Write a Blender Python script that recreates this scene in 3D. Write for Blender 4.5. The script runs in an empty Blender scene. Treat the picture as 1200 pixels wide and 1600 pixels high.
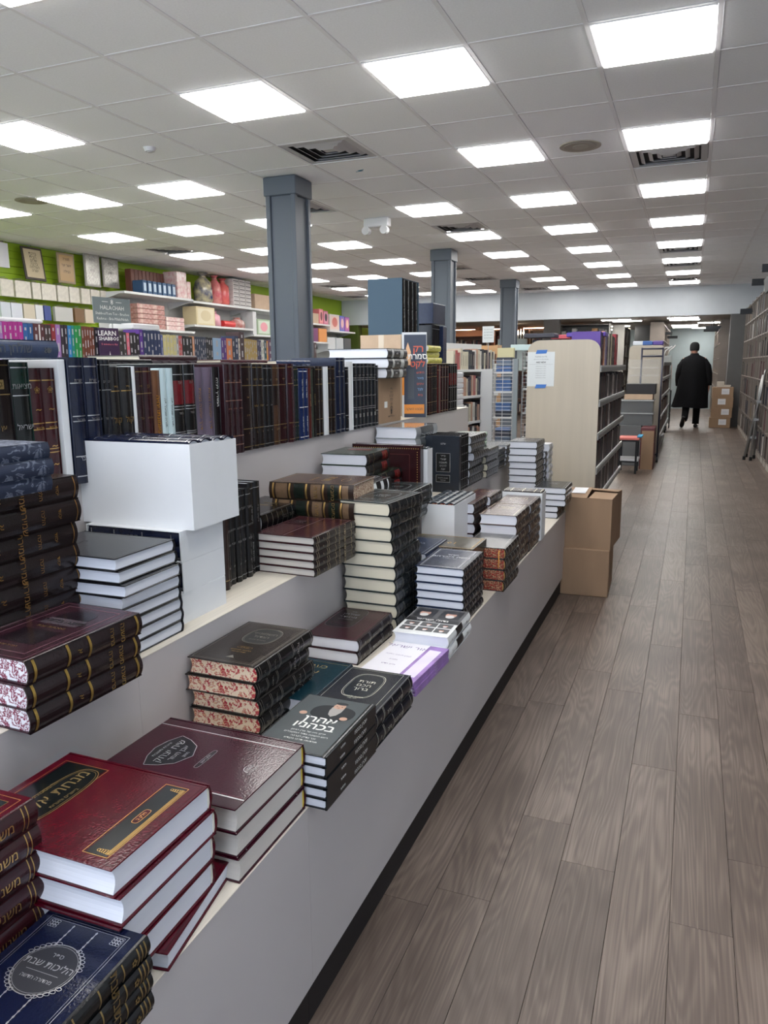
import bpy, bmesh, math, random
from mathutils import Vector, Matrix, Euler
random.seed(7)
C = bpy.context.scene.collection
PI = math.pi
# ---------------------------------------------------------------- camera
CAM_H = 1.35
cam = bpy.data.cameras.new('camera'); cam_o = bpy.data.objects.new('camera', cam); C.objects.link(cam_o)
YAW, PITCH, ROLL = -0.382837, -0.189976, -0.008398
cy_, sy_, cp_, sp_ = math.cos(YAW), math.sin(YAW), math.cos(PITCH), math.sin(PITCH)
fw = Vector((sy_*cp_, cy_*cp_, sp_)); rt = Vector((cy_, -sy_, 0)); up_ = rt.cross(fw)
r2 = rt*math.cos(ROLL) + up_*math.sin(ROLL); u2 = -rt*math.sin(ROLL) + up_*math.cos(ROLL)
cam_o.matrix_world = Matrix(((r2.x, u2.x, -fw.x, 0), (r2.y, u2.y, -fw.y, 0), (r2.z, u2.z, -fw.z, CAM_H), (0, 0, 0, 1)))
cam.sensor_fit = 'HORIZONTAL'; cam.sensor_width = 36; cam.lens = 1186.4*36/1200; cam.clip_start = 0.02; cam.clip_end = 100
bpy.context.scene.camera = cam_o
# ---------------------------------------------------------------- world and exposure
W = bpy.data.worlds.new('world'); bpy.context.scene.world = W; W.use_nodes = True
W.node_tree.nodes['Background'].inputs[0].default_value = (0.72, 0.82, 1.0, 1)
W.node_tree.nodes['Background'].inputs[1].default_value = 3.2
vs = bpy.context.scene.view_settings
bpy.context.scene.display_settings.display_device = 'sRGB'
vs.view_transform = 'Standard'; vs.look = 'None'; vs.exposure = 1.1; vs.gamma = 1.0; vs.use_curve_mapping = False
LAMP = 7.0          # radiance of the ceiling light panels
CEIL = 2.987
TILE = 0.6096; GX0 = 0.013; GY0 = 4.185      # ceiling grid origin
pl = bpy.data.lights.new('window_portal', 'AREA'); pl.shape = 'RECTANGLE'; pl.size = 9.4; pl.size_y = 2.55; pl.cycles.is_portal = True
po = bpy.data.objects.new('window_portal', pl); C.objects.link(po); po.location = (-3.6, -3.18, 1.525); po.rotation_euler = (PI/2, 0, 0)
# ---------------------------------------------------------------- materials
def lin(c):
    c = c/255.0
    return c/12.92 if c <= 0.04045 else ((c+0.055)/1.055)**2.4
def rgb(c): return (lin(c[0]), lin(c[1]), lin(c[2]), 1)
_m = {}
def mat(name, col, rough=0.5, metal=0.0, spec=0.5, emit=0, alpha=1, trans=0, coat=0):
    if name in _m: return _m[name]
    if 'panel' in name or 'shield' in name: rough = .2; col = tuple(v*.75 for v in col)
    m = bpy.data.materials.new(name); m.use_nodes = True
    b = m.node_tree.nodes['Principled BSDF']
    b.inputs['Base Color'].default_value = rgb(col); b.inputs['Roughness'].default_value = rough
    b.inputs['Metallic'].default_value = metal; b.inputs['Specular IOR Level'].default_value = spec
    b.inputs['Coat Weight'].default_value = coat
    if emit:
        b.inputs['Emission Color'].default_value = rgb(col); b.inputs['Emission Strength'].default_value = emit
    if alpha < 1: b.inputs['Alpha'].default_value = alpha
    if trans: b.inputs['Transmission Weight'].default_value = trans
    _m[name] = m
    return m
def nt(m): return m.node_tree.nodes, m.node_tree.links, m.node_tree.nodes['Principled BSDF']
def noisy(m, scale=30, amt=0.15, stretch=(1, 1, 1), bump=0.0, coord='Object', col2=None, detail=4, bscale=None):
    """adds fine colour variation and relief to a material"""
    N, L, b = nt(m)
    tc = N.new('ShaderNodeTexCoord'); mp = N.new('ShaderNodeMapping'); mp.inputs['Scale'].default_value = stretch
    L.new(tc.outputs[coord], mp.inputs[0])
    n = N.new('ShaderNodeTexNoise'); n.inputs['Scale'].default_value = scale; n.inputs['Detail'].default_value = detail
    L.new(mp.outputs[0], n.inputs['Vector'])
    c = b.inputs['Base Color'].default_value[:]
    r = N.new('ShaderNodeValToRGB'); r.color_ramp.elements[0].position = 0.3; r.color_ramp.elements[1].position = 0.7
    c2 = rgb(col2) if col2 else tuple(min(1, x*(1+amt)) for x in c[:3])+(1,)
    r.color_ramp.elements[0].color = tuple(x*(1-amt) for x in c[:3])+(1,) if not col2 else c
    r.color_ramp.elements[1].color = c2
    L.new(n.outputs['Fac'], r.inputs[0]); L.new(r.outputs[0], b.inputs['Base Color'])
    if bump:
        bp = N.new('ShaderNodeBump'); bp.inputs['Strength'].default_value = bump; bp.inputs['Distance'].default_value = 0.002
        if bscale:
            n2 = N.new('ShaderNodeTexNoise'); n2.inputs['Scale'].default_value = bscale; L.new(mp.outputs[0], n2.inputs['Vector']); n = n2
        L.new(n.outputs['Fac'], bp.inputs['Height']); L.new(bp.outputs[0], b.inputs['Normal'])
    return m
def leather(name, col, rough=0.38, amt=0.12, coat=0.0):
    if name in _m: return _m[name]
    return noisy(mat(name, tuple(v*.74 for v in col), rough*.6, spec=0.4, coat=coat), 60, amt, bump=0.12, bscale=260)
def marbled(name, base, vein, base2=None, scale=120, thr=0.5):
    """marbled page edge: blotched ink veins"""
    if name in _m: return _m[name]
    m = mat(name, base, 0.7); N, L, b = nt(m)
    tc = N.new('ShaderNodeTexCoord'); n = N.new('ShaderNodeTexNoise'); n.inputs['Scale'].default_value = scale
    n.inputs['Detail'].default_value = 2; n.inputs['Distortion'].default_value = 1.6
    L.new(tc.outputs['Object'], n.inputs['Vector'])
    r = N.new('ShaderNodeValToRGB'); e = r.color_ramp.elements
    e[0].position = thr-0.06; e[0].color = rgb(base); e[1].position = thr; e[1].color = rgb(vein)
    x = e.new(thr+0.05); x.color = rgb(vein); y = e.new(thr+0.1); y.color = rgb(base2 or base)
    L.new(n.outputs['Fac'], r.inputs[0]); L.new(r.outputs[0], b.inputs['Base Color'])
    return m
def pages(name, col):
    if name in _m: return _m[name]
    m = mat(name, col, 0.8, spec=0.2); N, L, b = nt(m)
    tc = N.new('ShaderNodeTexCoord'); mp = N.new('ShaderNodeMapping'); mp.inputs['Scale'].default_value = (4, 4, 900)
    n = N.new('ShaderNodeTexNoise'); n.inputs['Scale'].default_value = 1.5; n.inputs['Detail'].default_value = 2
    L.new(tc.outputs['Object'], mp.inputs[0]); L.new(mp.outputs[0], n.inputs['Vector'])
    mx = N.new('ShaderNodeMix'); mx.data_type = 'RGBA'; c = rgb(col)
    mx.inputs['A'].default_value = tuple(v*0.86 for v in c[:3])+(1,); mx.inputs['B'].default_value = c
    L.new(n.outputs['Fac'], mx.inputs['Factor']); L.new(mx.outputs['Result'], b.inputs['Base Color'])
    return m
def gold(name='gilt foil', col=(196, 160, 96), rough=0.35): return mat(name, col, rough, 0.85)
GOLD = gold(); SILVER = gold('silver foil', (190, 190, 192), 0.35); DULLGOLD = gold('dull gilt', (150, 128, 84), 0.5)
BLACK = mat('black', (16, 16, 18), 0.45)
WHITE_LAM = noisy(mat('white laminate', (188, 183, 183), 0.4), 3, 0.02)
PAPER = pages('white paper block', (226, 228, 236)); CREAM = pages('cream paper block', (222, 214, 192)); DUSK = pages('ivory paper block', (212, 206, 198))
WHITE_CARD = noisy(mat('white card', (222, 224, 226), 0.6), 8, 0.02)
KRAFT = noisy(mat('kraft cardboard', (152, 124, 98), 0.75), 14, 0.06, stretch=(1, 1, 0.3), bump=0.1)
KRAFT2 = noisy(mat('pale kraft card', (186, 162, 138), 0.7), 14, 0.05)
STEEL_GREY = mat('grey painted steel', (150, 152, 152), 0.45, 0.2)
WHITE_METAL = mat('white painted steel', (212, 214, 214), 0.4)
# ---------------------------------------------------------------- mesh builder
class MB:
    def __init__(s): s.v = []; s.f = []; s.mi = []; s.ms = []; s.sm = []; s.T = None
    def _m(s, m):
        if m not in s.ms: s.ms.append(m)
        return s.ms.index(m)
    def add(s, vs_, fs, m, smooth=False):
        o = len(s.v)
        for p in vs_:
            p = Vector(p)
            if s.T: p = s.T @ p
            s.v.append(tuple(p))
        k = s._m(m)
        for f in fs: s.f.append([i+o for i in f]); s.mi.append(k); s.sm.append(smooth)
        return s
    def box(s, x0, x1, y0, y1, z0, z1, m):
        return s.add([(x0,y0,z0),(x1,y0,z0),(x1,y1,z0),(x0,y1,z0),(x0,y0,z1),(x1,y0,z1),(x1,y1,z1),(x0,y1,z1)],
                     [(0,3,2,1),(4,5,6,7),(0,1,5,4),(1,2,6,5),(2,3,7,6),(3,0,4,7)], m)
    def bbox(s, x0, x1, y0, y1, z0, z1, m, b=0.003):
        """box with chamfered edges"""
        P_ = []
        for z, i in ((z0, b), (z0+b, 0), (z1-b, 0), (z1, b)):
            for (x, y) in ((x0+i+b, y0+i), (x1-i-b, y0+i), (x1-i, y0+i+b), (x1-i, y1-i-b), (x1-i-b, y1-i), (x0+i+b, y1-i), (x0+i, y1-i-b), (x0+i, y0+i+b)):
                P_.append((x, y, z))
        F = [tuple(range(7, -1, -1)), tuple(range(24, 32))]
        for r in range(3):
            for k in range(8): F.append((r*8+k, r*8+(k+1) % 8, r*8+8+(k+1) % 8, r*8+8+k))
        return s.add(P_, F, m)
    def prism(s, pts, axis, a0, a1, m, smooth=False):
        """extrude a closed 2-D outline along an axis (x: pts are (y,z); y: (x,z); z: (x,y))"""
        def q(p, a): return {'x': (a, p[0], p[1]), 'y': (p[0], a, p[1]), 'z': (p[0], p[1], a)}[axis]
        n = len(pts)
        s.add([q(p, a0) for p in pts]+[q(p, a1) for p in pts],
              [(i, (i+1) % n, n+(i+1) % n, n+i) for i in range(n)]+[tuple(range(n-1, -1, -1)), tuple(range(n, 2*n))], m)
        if smooth:
            for i in range(n): s.sm[-2-n+i] = True
        return s
    def cyl(s, c, r, h, m, n=12, axis='z', r2=None):
        r2 = r if r2 is None else r2; V = []; F = []
        for k, (rr, hh) in enumerate(((r, 0), (r2, h))):
            for i in range(n):
                a = 2*PI*i/n; u, w_ = rr*math.cos(a), rr*math.sin(a)
                V.append({'z': (c[0]+u, c[1]+w_, c[2]+hh), 'x': (c[0]+hh, c[1]+u, c[2]+w_), 'y': (c[0]+u, c[1]+hh, c[2]+w_)}[axis])
        for i in range(n): F.append((i, (i+1) % n, n+(i+1) % n, n+i))
        s.add(V, F, m, True); s.add(V, [tuple(range(n-1, -1, -1)), tuple(range(n, 2*n))], m)
        return s
    def tube(s, pts, r, m, n=6):
        pts = [Vector(p) for p in pts]; V = []; F = []
        for k, p in enumerate(pts):
            d = (pts[min(k+1, len(pts)-1)]-pts[max(k-1, 0)]).normalized()
            a = d.orthogonal().normalized() if k == 0 else (a-d*a.dot(d)).normalized()
            b = d.cross(a)
            for i in range(n): V.append(p+a*r*math.cos(2*PI*i/n)+b*r*math.sin(2*PI*i/n))
        for k in range(len(pts)-1):
            for i in range(n): F.append((k*n+i, k*n+(i+1) % n, k*n+n+(i+1) % n, k*n+n+i))
        F += [tuple(range(n-1, -1, -1)), tuple(range(len(V)-n, len(V)))]
        return s.add(V, F, m, True)
    def loft(s, rings, m, smooth=True, cap=True):
        n = len(rings[0]); V = [p for r in rings for p in r]; F = []
        for k in range(len(rings)-1):
            for i in range(n): F.append((k*n+i, k*n+(i+1) % n, k*n+n+(i+1) % n, k*n+n+i))
        if cap: F += [tuple(range(n-1, -1, -1)), tuple(range(len(V)-n, len(V)))]
        return s.add(V, F, m, smooth)
    def rect(s, u0, v0, u1, v1, z, m):
        return s.add([(u0, v0, z), (u1, v0, z), (u1, v1, z), (u0, v1, z)], [(0, 1, 2, 3)], m)
    def frame(s, u0, v0, u1, v1, t, z, m):
        s.rect(u0, v0, u1, v0+t, z, m); s.rect(u0, v1-t, u1, v1, z, m); s.rect(u0, v0, u0+t, v1, z, m); s.rect(u1-t, v0, u1, v1, z, m); return s
    def ring(s, cu, cv, ru, rv, t, z, m, n=36, a0=0, a1=2*PI, pw=1.0):
        V = []; F = []
        def pr(a, r_u, r_v):
            c_, s_ = math.cos(a), math.sin(a)
            return (cu+r_u*math.copysign(abs(c_)**pw, c_), cv+r_v*math.copysign(abs(s_)**pw, s_), z)
        for i in range(n+1):
            a = a0+(a1-a0)*i/n; V += [pr(a, ru, rv), pr(a, ru-t, rv-t)]
        for i in range(n): F.append((2*i, 2*i+2, 2*i+3, 2*i+1))
        return s.add(V, F, m)
    def disc(s, cu, cv, ru, rv, z, m, n=36, pw=1.0):
        V = []
        for i in range(n):
            a = 2*PI*i/n; c_, s_ = math.cos(a), math.sin(a)
            V.append((cu+ru*math.copysign(abs(c_)**pw, c_), cv+rv*math.copysign(abs(s_)**pw, s_), z))
        return s.add(V, [tuple(range(n))], m)
    def poly(s, pts, z, m): return s.add([(p[0], p[1], z) for p in pts], [tuple(range(len(pts)))], m)
    def text(s, t, size, cu, cv, z, m, rot=0, bold=0.0, sx=1.0, plane=None):
        """flat lettering centred on (cu,cv); plane(u,v)->xyz maps it to another plane"""
        V, F = glyphs(t, bold); c_, s_ = math.cos(rot), math.sin(rot); out = []
        for (x, y) in V:
            x *= size*sx; y *= size
            u, v = cu+x*c_-y*s_, cv+x*s_+y*c_
            out.append(plane(u, v) if plane else (u, v, z))
        return s.add(out, F, m)
    def mesh(s, name):
        me = bpy.data.meshes.new(name); me.from_pydata(s.v, [], s.f)
        for m in s.ms: me.materials.append(m)
        me.polygons.foreach_set('material_index', s.mi); me.polygons.foreach_set('use_smooth', s.sm); me.update()
        return me
    def build(s, name, parent=None, label=None, kind=None):
        return put(name, s.mesh(name), parent, label, kind)
def put(name, me, parent=None, label=None, kind=None, loc=None, rot=None):
    o = bpy.data.objects.new(name, me); C.objects.link(o)
    if parent is not None: o.parent = parent
    if label: o['label'] = label
    if kind: o['kind'] = kind
    if loc is not None: o.location = loc
    if rot is not None: o.rotation_euler = rot
    return o
_g = {}
def glyphs(t, bold=0.0):
    """triangulated outline of a line of lettering; Hebrew is laid out right to left"""
    k = (t, bold)
    if k in _g: return _g[k]
    tt = t
    if any('\u0590' <= ch <= '\u05ff' for ch in t):
        tt = t[::-1]
    cu = bpy.data.curves.new('lettering', 'FONT'); cu.body = tt; cu.align_x = 'CENTER'; cu.align_y = 'CENTER'; cu.size = 1
    cu.resolution_u = 1; cu.offset = bold; cu.fill_mode = 'FRONT'
    o = bpy.data.objects.new('lettering', cu); C.objects.link(o)
    dg = bpy.context.evaluated_depsgraph_get(); me = bpy.data.meshes.new_from_object(o.evaluated_get(dg))
    V = [(v.co.x, v.co.y) for v in me.vertices]; F = [tuple(p.vertices) for p in me.polygons]
    bpy.data.objects.remove(o); bpy.data.curves.remove(cu); bpy.data.meshes.remove(me)
    _g[k] = (V, F); return _g[k]
def thing(name, label, cat, loc=(0, 0, 0), rz=0, group=None, rot=None):
    o = bpy.data.objects.new(name, None); C.objects.link(o); o.empty_display_size = 0.05
    o.location = loc; o.rotation_euler = rot if rot is not None else (0, 0, rz)
    o['label'] = label; o['category'] = cat
    if group: o['group'] = group
    return o
def tag(o, label, cat, group=None):
    o['label'] = label; o['category'] = cat
    if group: o['group'] = group
    return o
def struct(o): o['kind'] = 'structure'; return o
ORD = ['first', 'second', 'third', 'fourth', 'fifth', 'sixth', 'seventh', 'eighth', 'ninth', 'tenth', 'eleventh', 'twelfth', 'thirteenth', 'fourteenth', 'fifteenth', 'sixteenth', 'seventeenth', 'eighteenth', 'nineteenth', 'twentieth']
def nth(i):
    if i < 20: return ORD[i]
    tens = {2: 'twenty', 3: 'thirty', 4: 'forty', 5: 'fifty', 6: 'sixty', 7: 'seventy', 8: 'eighty', 9: 'ninety'}
    n = i+1
    if n % 10 == 0: return tens[n//10][:-1]+'ieth' if n < 100 else 'number %d' % n
    if n < 100: return tens[n//10]+'-'+ORD[n % 10-1]
    return 'number %d' % n
# ================================================================ THE SETTING
H = CEIL
XL, XR, YN, YF, YB = -8.45, 1.25, -3.2, 18.2, 25.0
tile_m = noisy(mat('mineral fibre ceiling tile', (247, 248, 251), 0.9, spec=0.1), 90, 0.03, bump=0.1)
grid_m = mat('ceiling grid steel', (236, 235, 238), 0.6)
ceil = struct(MB().box(XL-.1, XR+.1, YN-.1, YF+.1, H+.03, H+.05, tile_m).build('ceiling'))
LIGHTS = [(c, r) for c in (-1, -3, -5) for r in range(-9, 24, 3)] + [(c, r) for c in (-8, -10, -12) for r in range(-9, 24, 3)]
LIGHTS = [l for l in LIGHTS if l not in ((-5, 3), (-12, 0))]
LIGHTS = [l for l in LIGHTS if not (l[0] == -3 and l[1] > 21)]
VENTS = [(-5, 2), (-1, 4), (-7, 5), (-12, 8), (-5, 8), (-1, 13), (-1, 16), (-7, 14), (-7, 17), (-12, 17), (-13, 21), (-8, 21), (-6, 21), (-1, 20)]
busy = set(LIGHTS) | set(VENTS)
tm = MB().bbox(0.013, TILE-0.013, 0.013, TILE-0.013, 0, 0.012, tile_m, 0.0015).mesh('ceiling_tile')
allt = []
for c in range(-14, 3):
    for r in range(-13, 24):
        if (c, r) in busy: continue
        x, y = GX0+c*TILE, GY0+r*TILE
        if x+TILE > XR+.2 or y > YF: continue
        d = math.hypot(x, y-0.5) + (100 if y < 0.6 else 0)
        allt.append((d, x, y, c, r))
allt.sort()
rest = MB()
blank_m = mat('blank white sheet', (250, 251, 252), 0.6)
for k, (d, x, y, c, r) in enumerate(allt):
    if (c, r) == (-5, 3):
        b = MB().bbox(0.013, TILE-0.013, 0.013, TILE-0.013, 0, 0.012, blank_m, 0.004)
        b.tube([(0.33, 0.30, -0.0005), (0.27, 0.32, -0.0005), (0.31, 0.335, -0.0005), (0.24, 0.35, -0.0005)], 0.004, mat('blue marker', (70, 130, 160)), 4)
        o = b.build('ceiling_tile', ceil, 'smooth white blank panel with a blue pen mark'); o.location = (x, y, H+.001)
    elif k < 299 and d < 100: put('ceiling_tile', tm, ceil, loc=(x, y, H+.001))
    else: rest.box(x+.013, x+TILE-.013, y+.013, y+TILE-.013, H+.004, H+.016, tile_m)
rest.build('ceiling_tile_field', ceil, kind='stuff')
g = MB()
for c in range(-14, 3):
    x = GX0+c*TILE; g.box(x-.012, x+.012, YN, YF, H-.002, H+.02, grid_m)
for r in range(-13, 24):
    y = GY0+r*TILE; g.box(XL, XR, y-.0115, y+.0115, H-.001, H+.02, grid_m)
g.build('ceiling_grid', ceil)
# light panels
diff_m = mat('lit acrylic diffuser', (255, 253, 250), 0.5, emit=LAMP)
lf_m = mat('light trim white', (215, 215, 218), 0.5)
fm = MB()
i_ = .026
for a in ((.013, TILE-.013, .013, i_), (.013, TILE-.013, TILE-i_, TILE-.013), (.013, i_, i_, TILE-i_), (TILE-i_, TILE-.013, i_, TILE-i_)):
    fm.box(a[0], a[1], a[2], a[3], -.004, .012, lf_m)
fm = fm.mesh('frame'); dm = MB().box(i_, TILE-i_, i_, TILE-i_, -.012, -.001, diff_m).mesh('diffuser')
cols = {-1: 'rightmost', -3: 'second from right', -5: 'third from right', -8: 'fourth from right', -10: 'fifth from right', -12: 'leftmost'}
for c, r in LIGHTS:
    x, y = GX0+c*TILE, GY0+r*TILE
    if y > YF-.3: continue
    k = r//3
    lab = ('square lit ceiling panel, %s column, %s one counted from the front' % (cols[c], nth(k))) if k >= 0 else 'square lit ceiling panel behind the viewer'
    t = thing('ceiling_light', lab, 'ceiling light', (x, y, H), group='square light panels in the ceiling' if k >= 0 else 'light panels behind the viewer')
    put('frame', fm, t); put('diffuser', dm, t)
# air vents: nested square louvres
vm = mat('vent white steel', (190, 188, 190), 0.5); vd = mat('duct dark', (40, 38, 40), 0.8)
vb = MB().box(.013, TILE-.013, .013, TILE-.013, .024, .028, vd).mesh('duct')
def louvre(k):
    b = MB(); o = .016+k*.066; s_ = TILE-2*o; c0 = TILE/2
    a, bb = s_/2, s_/2-(.034 if k else .05)
    z0, z1 = (.0, .018) if k else (0, .004)
    P0 = [(c0-a, c0-a), (c0+a, c0-a), (c0+a, c0+a), (c0-a, c0+a)]; P1 = [(c0-bb, c0-bb), (c0+bb, c0-bb), (c0+bb, c0+bb), (c0-bb, c0+bb)]
    V = [(p[0], p[1], z1) for p in P0]+[(p[0], p[1], z0) for p in P1]+[(p[0], p[1], z1+.003) for p in P0]+[(p[0], p[1], z0+.003) for p in P1]
    F = []
    for i in range(4):
        j = (i+1) % 4; F += [(i, j, 4+j, 4+i), (8+j, 8+i, 12+i, 12+j), (4+i, 4+j, 12+j, 12+i)]
    return b.add(V, F, vm).mesh('louvre')
lv = [louvre(k) for k in range(4)]
vc = MB().box(TILE/2-.05, TILE/2+.05, TILE/2-.05, TILE/2+.05, .01, .014, vm).mesh('centre_plate')
VL = ['beside the white blank panel, front middle', 'right behind the second rightmost light', 'behind the front column top', 'over the far gift shelf on the left', 'next to the third-column light, middle', 'rightmost column, far half, nearer one', 'rightmost column, far half, farther one', 'left of the second column, nearer one', 'left of the second column, farther one', 'far left by the green wall end', 'farthest left by the header', 'by the header left of the third column', 'by the header right of the third column', 'last of the rightmost column']
for (c, r), l in zip(VENTS, VL):
    t = thing('ceiling_vent', 'white square louvred air vent, '+l, 'air vent', (GX0+c*TILE, GY0+r*TILE, H), group='air vents in the ceiling')
    put('duct', vb, t); put('centre_plate', vc, t)
    for m_ in lv: put('louvre', m_, t)
sp_m = mat('speaker grille beige', (150, 142, 132), 0.7); sp_m2 = mat('speaker ring', (160, 152, 142), 0.6)
for (cx, cy, l) in ((-.91, 6.33, 'round beige ceiling speaker between the two rightmost light columns'), (-6.19, 6.1, 'round beige ceiling speaker at the left near the slatted wall')):
    t = thing('ceiling_speaker', l, 'speaker', (cx, cy, H-.006), group='round ceiling speakers')
    MB().cyl((0, 0, 0), .155, .006, sp_m2, 32).build('rim', t); MB().cyl((0, 0, -.003), .12, .004, sp_m, 32).build('grille', t); MB().cyl((0, 0, -.006), .06, .004, sp_m2, 24).build('cone', t)
t = thing('smoke_detector', 'small white round smoke detector on a ceiling tile', 'smoke detector', (-3.93, 5.07, H+.003))
MB().cyl((0, 0, -.03), .035, .03, lf_m, 20, r2=.05).build('housing', t); MB().cyl((0, 0, -.036), .018, .008, vm, 12).build('sensor', t)
t = thing('emergency_light', 'white twin-lamp emergency light hanging under the ceiling', 'emergency light', (-3.42, 8.36, H-.14))
MB().bbox(-.15, .15, -.05, .05, .04, .14, lf_m, .01).build('housing', t)
for s_ in (-1, 1): MB().cyl((s_*.11, -.09, .0), .045, .07, lf_m, 16, 'y').build('lamp_head', t)
# walls
colm = mat('slate grey column paint', (86, 94, 104), .45)
wall_m = noisy(mat('pale grey painted wall', (196, 202, 208), 0.6), 5, 0.02)
green_m = mat('lime green slatwall', (150, 180, 34), 0.5)
greenp_m = noisy(mat('lime green paint', (150, 180, 34), 0.6), 4, 0.03)
grey_m = noisy(mat('charcoal grey wall', (92, 92, 92), 0.7), 6, 0.05)
backw_m = noisy(mat('grey blue back wall', (140, 150, 152), 0.7), 3, 0.03)
wl = struct(MB().box(XL-.1, XL-.02, YN, YB, 0, H+.05, greenp_m).build('wall_left'))
zt = H-.02; k = 0
sl = MB().bbox(0, .02, 0, 6.3, 0, .094, green_m, .003).mesh('slat')
for k in range(20):
    z = 1.02+k*.098
    if z+.09 < H: put('slat', sl, wl, loc=(XL-.02, 4.2, z))
struct(MB().box(XR, XR+.1, YN, YB, 0, H+.05, wall_m).build('wall_right'))
wn = MB(); wn.box(XL, XR, YN-.1, YN, 0, .25, wall_m); wn.box(XL, XR, YN-.1, YN, 2.8, H+.05, wall_m)
for x0 in (XL, -6.05, -3.45, -.85, XR-.3): wn.box(x0, x0+.3, YN-.1, YN, .25, 2.8, wall_m)
struct(wn.build('wall_near'))
glass_m = mat('shop window glass', (235, 242, 242), .02, alpha=.12)
for i, x0 in enumerate((XL+.3, -5.75, -3.15, -.55)):
    x1 = (-6.05, -3.45, -.85, XR-.3)[i]
    w_ = struct(MB().box(x0, x1, YN-.06, YN-.05, .25, 2.8, glass_m).build('window_%d' % (i+1)))
    fr_ = MB()
    for a in ((x0, x0+.05, .25, 2.8), (x1-.05, x1, .25, 2.8), (x0+.05, x1-.05, .25, .3), (x0+.05, x1-.05, 2.75, 2.8)): fr_.box(a[0], a[1], YN-.08, YN-.02, a[2], a[3], colm)
    fr_.build('window_frame', w_)
hd = struct(MB().box(XL, XR, YF, YF+.3, 2.375, H+.05, wall_m).build('wall_header'))
struct(MB().box(XL, XR, YF+.3, YB, 2.375, 2.42, noisy(mat('low ceiling warm grey', (150, 142, 134), 0.9), 8, .03)).build('ceiling_far'))
struct(MB().box(XL, XR, YB, YB+.1, 0, 2.5, backw_m).build('wall_back'))
struct(MB().box(.67, 1.25, YF-.05, YF+.5, 0, 2.374, grey_m).build('trim_1'))          # pier under the header at the right
struct(MB().box(-1.55, -1.15, 22.2, 22.6, 0, 2.374, grey_m).build('trim_2'))
struct(MB().box(-3.3, -2.95, YF+.02, YF+.3, 0, 2.374, mat('dark pier', (52, 48, 46), 0.7)).build('trim_3'))
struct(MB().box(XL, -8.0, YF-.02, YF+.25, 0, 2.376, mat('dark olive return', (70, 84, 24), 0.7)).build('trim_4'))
peach_m = mat('peach lit back wall', (226, 186, 160), 0.7)
struct(MB().box(XL, -3.0, 22.6, 22.7, 0, 2.374, peach_m).build('wall_alcove'))
tube_m = mat('lit tube strip', (255, 253, 248), .5, emit=22)
for i, (x, y, l) in enumerate(((-1.75, 18.9, 'nearer left one beyond the header'), (-1.55, 19.5, 'farther left one beyond the header'), (-.3, 18.75, 'nearest middle one above the walking person'), (-.27, 19.6, 'second middle one above the walking person'), (.35, 21.3, 'right one above the far aisle'), (-.3, 22.4, 'third middle one, added unseen to brighten the back wall'), (-2.0, 22, 'far left one, added unseen to brighten the back wall'), (-.3, 23.6, 'fourth middle one, added unseen to brighten the back wall'), (.2, 24.3, 'last one by the back wall, added unseen to brighten it'), (-2.2, 24.0, 'last left one, added unseen to brighten the back wall'))):  # rearmost strips are added out of sight to brighten the back wall
    t = thing('strip_light', 'long lit ceiling strip, '+l, 'ceiling light', (x, y, 2.345), group='strip lights in the low ceiling')
    MB().box(-.34, .34, -.11, .11, .012, .03, lf_m).build('frame', t); MB().box(-.32, .32, -.09, .09, 0, .012, tube_m).build('diffuser', t)
wl_m = mat('warm shelf lamp', (255, 206, 170), .5, emit=16)
for i in range(4):
    t = thing('shelf_light', 'warm lit strip over the far bookcases beyond the header, %s from right' % nth(i), 'ceiling light', (-4.0-i*1.1, 21.4, 2.33), group='warm strips over far bookcases')
    MB().box(-.4, .4, -.08, .08, .01, .03, lf_m).build('frame', t); MB().box(-.38, .38, -.06, .06, 0, .01, wl_m).build('diffuser', t)
# floor
fl_m = mat('floor underlay', (40, 34, 30), .9)
floor = struct(MB().box(XL-.1, XR+.1, YN-.1, YB, -.06, -.012, fl_m).build('floor'))
wood = mat('grey brown oak vinyl', (120, 104, 94), 0.4, spec=.35)
N, L, b = nt(wood)
tc = N.new('ShaderNodeTexCoord'); oi = N.new('ShaderNodeObjectInfo'); vmn = N.new('ShaderNodeVectorMath'); vmn.operation = 'MULTIPLY_ADD'
cmb = N.new('ShaderNodeCombineXYZ'); L.new(oi.outputs['Random'], cmb.inputs[0]); L.new(oi.outputs['Random'], cmb.inputs[1])
L.new(cmb.outputs[0], vmn.inputs[0]); vmn.inputs[1].default_value = (13, 37, 0); L.new(tc.outputs['Object'], vmn.inputs[2])
mp = N.new('ShaderNodeMapping'); mp.inputs['Scale'].default_value = (7, .75, 1); L.new(vmn.outputs[0], mp.inputs[0])
n1 = N.new('ShaderNodeTexNoise'); n1.inputs['Scale'].default_value = 1.0; n1.inputs['Detail'].default_value = 2; n1.inputs['Distortion'].default_value = .3; L.new(mp.outputs[0], n1.inputs['Vector'])
mul = N.new('ShaderNodeMath'); mul.operation = 'MULTIPLY'; mul.inputs[1].default_value = 130; L.new(n1.outputs['Fac'], mul.inputs[0])
sn = N.new('ShaderNodeMath'); sn.operation = 'SINE'; L.new(mul.outputs[0], sn.inputs[0])
mp2 = N.new('ShaderNodeMapping'); mp2.inputs['Scale'].default_value = (190, 2.0, 1); L.new(vmn.outputs[0], mp2.inputs[0])
n2 = N.new('ShaderNodeTexNoise'); n2.inputs['Scale'].default_value = 1; n2.inputs['Detail'].default_value = 3; L.new(mp2.outputs[0], n2.inputs['Vector'])
n3 = N.new('ShaderNodeTexNoise'); n3.inputs['Scale'].default_value = 2.2; n3.inputs['Detail'].default_value = 2; L.new(vmn.outputs[0], n3.inputs['Vector'])
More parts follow.
